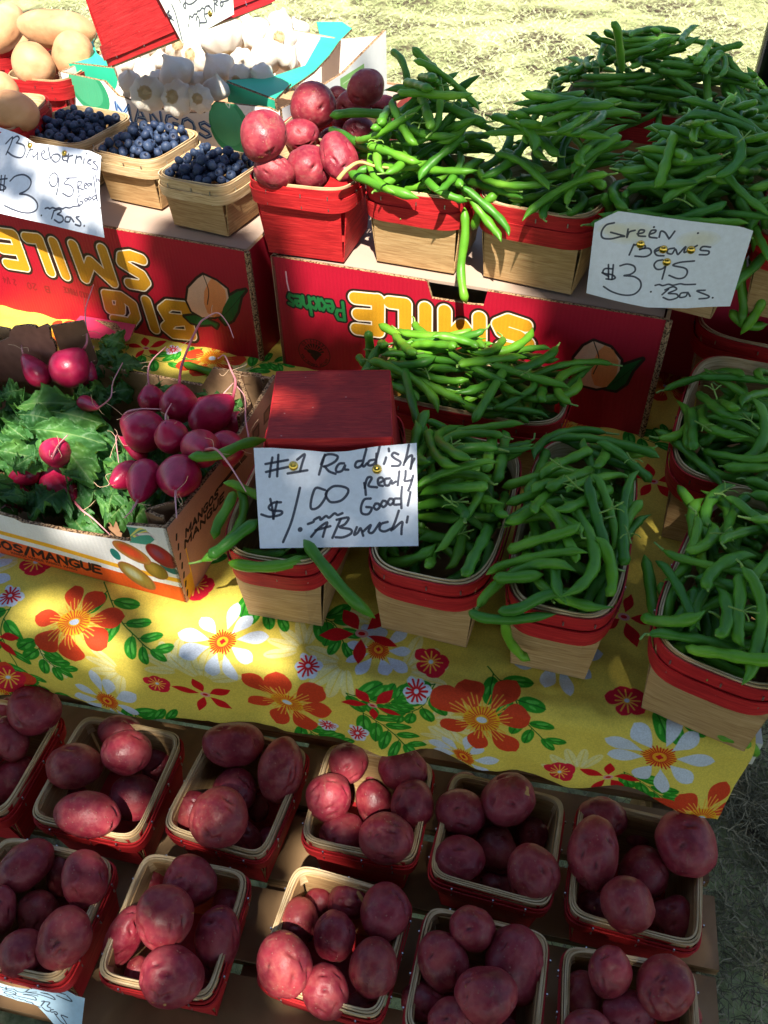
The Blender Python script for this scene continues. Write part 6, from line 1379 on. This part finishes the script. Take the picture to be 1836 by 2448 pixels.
# loose beans traced from the photograph: pixel path with heights
HERO = [([(1110, 495), (1112, 560), (1102, 640), (1108, 700), (1116, 726)], [.262, .235, .200, .180, .166], 'long green bean hanging down between the two middle baskets over the carton', .0056, 0),
        ([(726, 1290), (780, 1360), (840, 1430), (897, 1478)], [.125, .115, .102, .080], 'long green bean hanging out of the basket below the radish sign', .0062, 1),
        ([(1206, 1482), (1215, 1525), (1240, 1560), (1268, 1580)], [.096, .066, .046, .040], 'green bean drooping over the front of the third basket', .0050, 1),
        ([(1120, 1462), (1160, 1478), (1230, 1480), (1330, 1468)], [.108, .110, .112, .112], 'hooked green bean lying across the gap between the middle front baskets', .0050, 1),
        ([(1190, 1462), (1240, 1455), (1300, 1425), (1360, 1412)], [.118, .122, .125, .126], 'knobbly green bean lying over the third basket front corner', .0054, 1),
        ([(1178, 1382), (1240, 1380), (1300, 1373)], [.125, .128, .130], 'short plump green bean on top at the front of the third basket', .0058, 1),
        ([(450, 1092), (520, 1088), (580, 1062), (640, 1050)], [.140, .140, .142, .140], 'green bean poking left from behind the radish price sign', .0058, 1),
        ([(498, 1332), (530, 1310), (580, 1270), (625, 1240)], [.118, .120, .125, .130], 'curved green bean over the left corner of the basket under the radish sign', .0062, 1),
        ([(545, 1345), (610, 1355), (680, 1350), (740, 1330)], [.108, .110, .110, .110], 'green bean lying along the front rim beneath the radish sign', .0058, 1),
        ([(560, 1175), (545, 1210), (520, 1255), (512, 1290)], [.13, .128, .122, .115], 'green bean beside the carton, left of the radish sign', .0055, 1),
        ([(1488, 175), (1482, 120), (1475, 70), (1461, 52)], [.345, .375, .400, .408], 'green bean standing upright on the back basket', .0052, 1),
        ([(985, 113), (1020, 150), (1050, 190), (1078, 226)], [.385, .370, .352, .340], 'straight green bean slanting at the top of the left bean basket', .0055, 1),
        ([(935, 120), (958, 140), (972, 180), (975, 225)], [.375, .372, .36, .34], 'green bean with a curled stem at the top left of the heap', .0048, 1),
        ([(788, 277), (840, 270), (900, 272), (945, 280)], [.322, .324, .324, .322], 'green bean reaching left over the red potatoes, upper one', .0058, 1),
        ([(942, 280), (1000, 262), (1080, 258), (1155, 244)], [.330, .334, .335, .334], 'long straight green bean across the top of the left bean basket', .0055, 1),
        ([(786, 308), (820, 322), (860, 345), (894, 358)], [.300, .302, .304, .304], 'green bean with cut end reaching left over the red potatoes, lower one', .0056, 1),
        ([(832, 412), (880, 432), (940, 455), (1002, 474)], [.284, .282, .280, .276], 'sunlit green bean lying along the rim of the left bean basket', .0062, 1),
        ([(850, 412), (900, 400), (950, 402), (965, 410)], [.282, .285, .286, .284], 'sunlit green bean above the rim of the left bean basket', .0052, 1),
        ([(1005, 415), (1040, 450), (1080, 470), (1118, 482)], [.288, .285, .280, .274], 'thin green bean leaning over the right rim of the left bean basket', .0050, 1),
        ([(1130, 550), (1145, 510), (1165, 480), (1195, 460)], [.232, .255, .272, .280], 'green bean drooping over the left corner of the centre basket', .0056, 1),
        ([(1465, 530), (1460, 505), (1450, 478), (1430, 470)], [.232, .262, .280, .284], 'stubby green bean poking over the corner of the price sign', .0066, 1),
        ([(1385, 500), (1420, 480), (1460, 470), (1470, 478)], [.262, .272, .280, .282], 'green bean lying across the right rim of the centre basket', .0056, 1),
        ([(1620, 1160), (1655, 1210), (1680, 1260), (1700, 1310)], [.12, .115, .118, .118], 'green bean at the back left of the large right basket', .0054, 1),
        ([(1535, 1195), (1500, 1240), (1480, 1290), (1470, 1320)], [.135, .125, .118, .114], 'green bean leaning over the right rim of the third basket', .0058, 1),
        ([(1575, 1500), (1560, 1440), (1552, 1380), (1540, 1325)], [.092, .100, .106, .110], 'green bean standing along the left wall of the large right basket', .0060, 1),
        ([(1602, 1530), (1600, 1460), (1585, 1410), (1592, 1398)], [.080, .095, .105, .110], 'second green bean along the left wall of the large right basket', .0058, 1),
        ([(1600, 1535), (1625, 1480), (1655, 1440), (1660, 1400)], [.105, .112, .118, .120], 'broad knobbly green bean in the left part of the large right basket', .0066, 1),
        ([(1700, 1560), (1740, 1530), (1790, 1500)], [.106, .110, .112], 'green bean near the front of the large right basket, pointing right', .0058, 1),
        ([(1480, 1060), (1500, 1110), (1505, 1180), (1495, 1220)], [.118, .116, .112, .110], 'green bean by the back right corner of the third basket', .0048, 1),
        ([(1205, 1255), (1260, 1220), (1320, 1200), (1395, 1205)], [.130, .136, .138, .134], 'long green bean across the upper part of the third basket', .0056, 1),
        ([(1200, 1165), (1270, 1145), (1350, 1130), (1450, 1145)], [.130, .136, .138, .134], 'long green bean across the back of the third basket', .0056, 1),
        ([(1210, 1205), (1280, 1180), (1360, 1150), (1420, 1143)], [.136, .140, .142, .140], 'green bean lying just below the rearmost one in the third basket', .0054, 1),
        ([(435, 868), (490, 885), (540, 900), (588, 905)], [.010, .010, .010, .010], 'single green bean lying on the tablecloth in front of the left carton', .0056, 1),
        ([(1715, 1760), (1760, 1765), (1800, 1790), (1805, 1802)], [.012, .010, -.012, -.030], 'green bean lying at the table corner under the large right basket', .0055, 1),
        ([(880, 790), (884, 830), (882, 868)], [.140, .118, .100], 'green bean standing upright left of the sunlit heap', .0058, 1),
        ([(855, 850), (868, 866), (878, 880)], [.108, .106, .100], 'short green bean at the left end of the sunlit heap', .0052, 1),
        ([(905, 775), (950, 800), (1000, 830), (1040, 850)], [.130, .128, .128, .126], 'sunlit green bean slanting at the back of the crosswise basket', .0056, 1),
        ([(960, 850), (975, 920), (990, 980), (1005, 1030)], [.136, .138, .136, .130], 'thin green bean slanting down the heap right of the red overturned basket', .0052, 1),
        ([(1130, 1010), (1160, 960), (1190, 910), (1215, 865)], [.135, .142, .146, .146], 'green bean leaning up against the heap of the crosswise basket', .0056, 1),
        ([(1590, 1500), (1600, 1440), (1640, 1360), (1640, 1330)], [.1, .11, .115, .116], 'green bean bent upward in the left half of the large right basket', .0050, 1)]
for j, (pp, zz2, lb) in enumerate((([(1762, 470), (1790, 520), (1808, 580), (1815, 650)], [.30, .285, .255, .22], 'long green bean hanging down just right of the green beans sign'), ([(1800, 440), (1825, 500), (1832, 570), (1826, 640)], [.30, .29, .26, .23], 'green bean hanging at the right edge beside the price sign'),
    ([(1775, 600), (1772, 670), (1778, 730), (1770, 780)], [.235, .205, .18, .16], 'green bean drooping below the right corner of the green beans sign'), ([(1836, 600), (1800, 640), (1770, 665), (1740, 700)], [.25, .24, .235, .225], 'green bean slanting left behind the sign corner'),
    ([(1800, 600), (1805, 660), (1812, 720), (1806, 770)], [.225, .20, .18, .165], 'green bean hanging low at the right edge above the dark basket'), ([(1836, 660), (1822, 720), (1800, 760), (1770, 800)], [.21, .19, .17, .15], 'curved green bean at the right edge above the dark basket'),
    ([(1790, 520), (1796, 570), (1812, 620), (1836, 650)], [.27, .25, .235, .22], 'green bean bending right beside the price sign'), ([(1745, 740), (1770, 770), (1800, 780), (1836, 775)], [.17, .16, .155, .155], 'green bean lying on the dark basket heap under the sign'))):
    HERO.append((pp, zz2, lb, .0058, 1))
heroes = []
for pts, zs, lab, r, _ in HERO:
    P = [at(x, y, z_) for (x, y), z_ in zip(pts, zs)]; L = smooth_line(P, 7); n = len(L); u = np.linspace(0, 1, n); ph = len(lab)
    rr = r*.92*np.minimum(1, (u*10)**.6*.9+.12)*np.minimum(1, ((1-u)*6)**.9+.05)*(1+.07*np.sin(u*n*.9+ph)); V, Fc = tube(L, rr, 10)
    tone = np.repeat(np.clip(np.maximum(1-u*14, (u-.95)*18), 0, 1), 10)
    c0 = np.mean(L, 0); o = link('green_bean', mesh('green_bean', np.array(V)-c0, Fc, M['bean'], True, attr=tone)); o.location = [float(c) for c in c0]
    tag(o, lab, 'green bean', 'green beans'); heroes.append(o)
# nothing lies over the price signs
def covers(fc, Q):
    d = Q-CAM; w = fc.n@(fc.O-CAM)/(d@fc.n); return w
def clear_sign(fc, quad):
    global INST
    keep = []
    for it in INST:
        C = BB[it[0]][3]; Q = C@it[1][:3, :3].T+it[1][:3, 3]; pr = project(Q); ins = inpoly(pr[:, 0], pr[:, 1], quad); lam = covers(fc, Q)
        if not np.any(ins & (lam > .985)): keep.append(it)
    print('sign cleared', len(INST)-len(keep)); INST = keep
clear_sign(fR, [(607, 1065), (1000, 1050), (1004, 1308), (620, 1314)]); clear_sign(fB, [(1400, 525), (1480, 500), (1802, 545), (1760, 740), (1400, 700)])
# rank the heaped beans by how much of each the camera sees
S_ = []; ID = []
for i, (bi, m_, k_) in enumerate(INST):
    C = BB[bi][3]; Cd = np.concatenate([C[:-1]*(1-f)+C[1:]*f for f in (0, .33, .66)]); Q = Cd@m_[:3, :3].T+m_[:3, 3]
    for off in (-.003, 0, .003): S_.append(Q+m_[:3, 1]*off+[0, 0, .003]); ID.append(np.full(len(Q), i))
S_ = np.concatenate(S_); ID = np.concatenate(ID); pr = project(S_); pxl = (pr[:, 0]/5).astype(int); pyl = (pr[:, 1]/5).astype(int)
ok = (pxl >= 0) & (pxl < 368) & (pyl >= 0) & (pyl < 490); key_ = pyl*400+pxl; od = np.lexsort((pr[:, 2], key_)); od = od[ok[od]]
first = np.r_[True, np.diff(key_[od]) != 0]; vis = np.bincount(ID[od][first], minlength=len(INST))
NIND = 300-len(heroes); order = np.argsort(-vis); top_set = set(order[:NIND].tolist())
HL_ = dict(G4='green bean heaped in the wide back basket at the upper right', G3='green bean heaped above the green beans price sign', G5='green bean heaped in the basket at the upper right edge', G3s='green bean spilling down at the right of the green beans price sign', G2='green bean heaped in the centre basket on the cartons', G1='green bean heaped in the upper basket beside the red potatoes',
           F6='green bean in the dark basket at the right edge below the price sign', M1='green bean heaped in the crosswise basket before the middle carton', F5='green bean in the right edge basket behind the large front one', F4='green bean in the large basket at the right end of the front row',
           F3='green bean in the third basket of the front row', F2='green bean in the basket right of the radish sign', F1='green bean in the basket under the radish sign')
BS_ = dict(G5='the upper right edge basket', G4='the wide back basket, upper right', G3='the heap above the green beans sign', G3s='the spill right of the green beans sign', G2='the centre basket on the cartons', G1='the upper basket beside the potatoes', F6='the dark basket at the right edge',
           M1='the crosswise basket before the carton', F5='the basket behind the large front one', F4='the large basket, right front', F3='the third front row basket', F2='the basket right of the radish sign', F1='the basket under the radish sign')
PV, PF, PA = [], [], []; off = 0
for i, (bi, m_, k_) in enumerate(INST):
    if i in top_set:
        o = link('green_bean', BME[bi]); o.matrix_world = Matrix(m_.tolist()); 
        B = BASKETS[k_[:2]]; q = rotm(-B['rot'])@(m_[:2, 3]-B['c']); fx, fy = q[0]/B['w']*2, q[1]/B['d']*2
        dv_ = project(np.array([m_[:3, 3]-m_[:3, 0]*.03, m_[:3, 3]+m_[:3, 0]*.03])); e_ = dv_[1]-dv_[0]; an = math.degrees(math.atan2(-e_[1], e_[0])) % 180
        lw = ('short' if len(C_ := BB[bi][3]) and abs(C_[-1][0]-C_[0][0]) < .085 else 'long' if abs(C_[-1][0]-C_[0][0]) > .110 else 'medium')+(' curved' if np.ptp(C_[:, 1]) > .016 else ' straight')
        ow = lw+', level' if 0 else 'level' if an < 22 or an > 158 else 'upright' if 68 < an < 112 else 'right-leaning' if an < 90 else 'left-leaning'
        pw = ('front' if fy < -.33 else 'middle' if fy < .33 else 'back')+' '+('left' if fx < -.33 else 'centre' if fx < .33 else 'right')
        lb = '%s %s green bean, %s of %s' % (lw, ow, pw, BS_[k_]); tag(o, lb, 'green bean', lb[:-1] if 0 else '%s %s green beans, %s of %s' % (lw, ow, pw, BS_[k_]))
    else:
        V, Fc, A, C = BB[bi]; PV.append(V@m_[:3, :3].T+m_[:3, 3]); PF += [tuple(q+off for q in f) for f in Fc]; PA.append(A); off += len(V)
tag(link('green_bean_pile', mesh('green_bean_pile', np.concatenate(PV), PF, M['bean_pile'], True, attr=np.concatenate(PA))), 'mass of smaller and buried green beans filling the baskets', 'green beans', kind='stuff')
# stalks and tendrils caught in the heaps
ts = MB(); g = np.random.default_rng(77)
cand = [i for i in order[:200]]
for i in g.choice(cand, 46, replace=False):
    bi, m_, k_ = INST[i]; p = m_[:3, 3]+np.array([0, 0, .009]); a = g.uniform(0, 6.28); d = np.array([math.cos(a), math.sin(a), .15]); q = [p, p+d*.012, p+d*.024+np.array([0, 0, g.uniform(-.004, .006)])]
    V, Fc = tube(smooth_line(q, 3), .0009, 5); ts.add(V, Fc)
    for s in (-1, 1):
        e = np.array([math.cos(a+s*.9), math.sin(a+s*.9), .35]); V, Fc = tube(smooth_line([q[1], q[1]+e*.008, q[1]+e*.012+np.array([0, 0, -.003])], 3), .0006, 4); ts.add(V, Fc)
tag(ts.build('bean_stalks', M['bean_stem'], None, True), 'thin stalks and tendrils among the green beans', 'stalks', kind='stuff')
P = [at(*p, z_) for p, z_ in (((808, 430), .29), ((830, 405), .30), ((860, 388), .305), ((900, 398), .30), ((965, 405), .292))]
V, Fc = tube(smooth_line(P, 5), [.0028*(1-.6*i/20) for i in range(21)], 7); b = MB(); b.add(V, Fc); tag(b.build('dry_bean_stem', M['dry_stem'], None, True), 'dry yellow bean stalk hanging over the red potatoes', 'stalk')
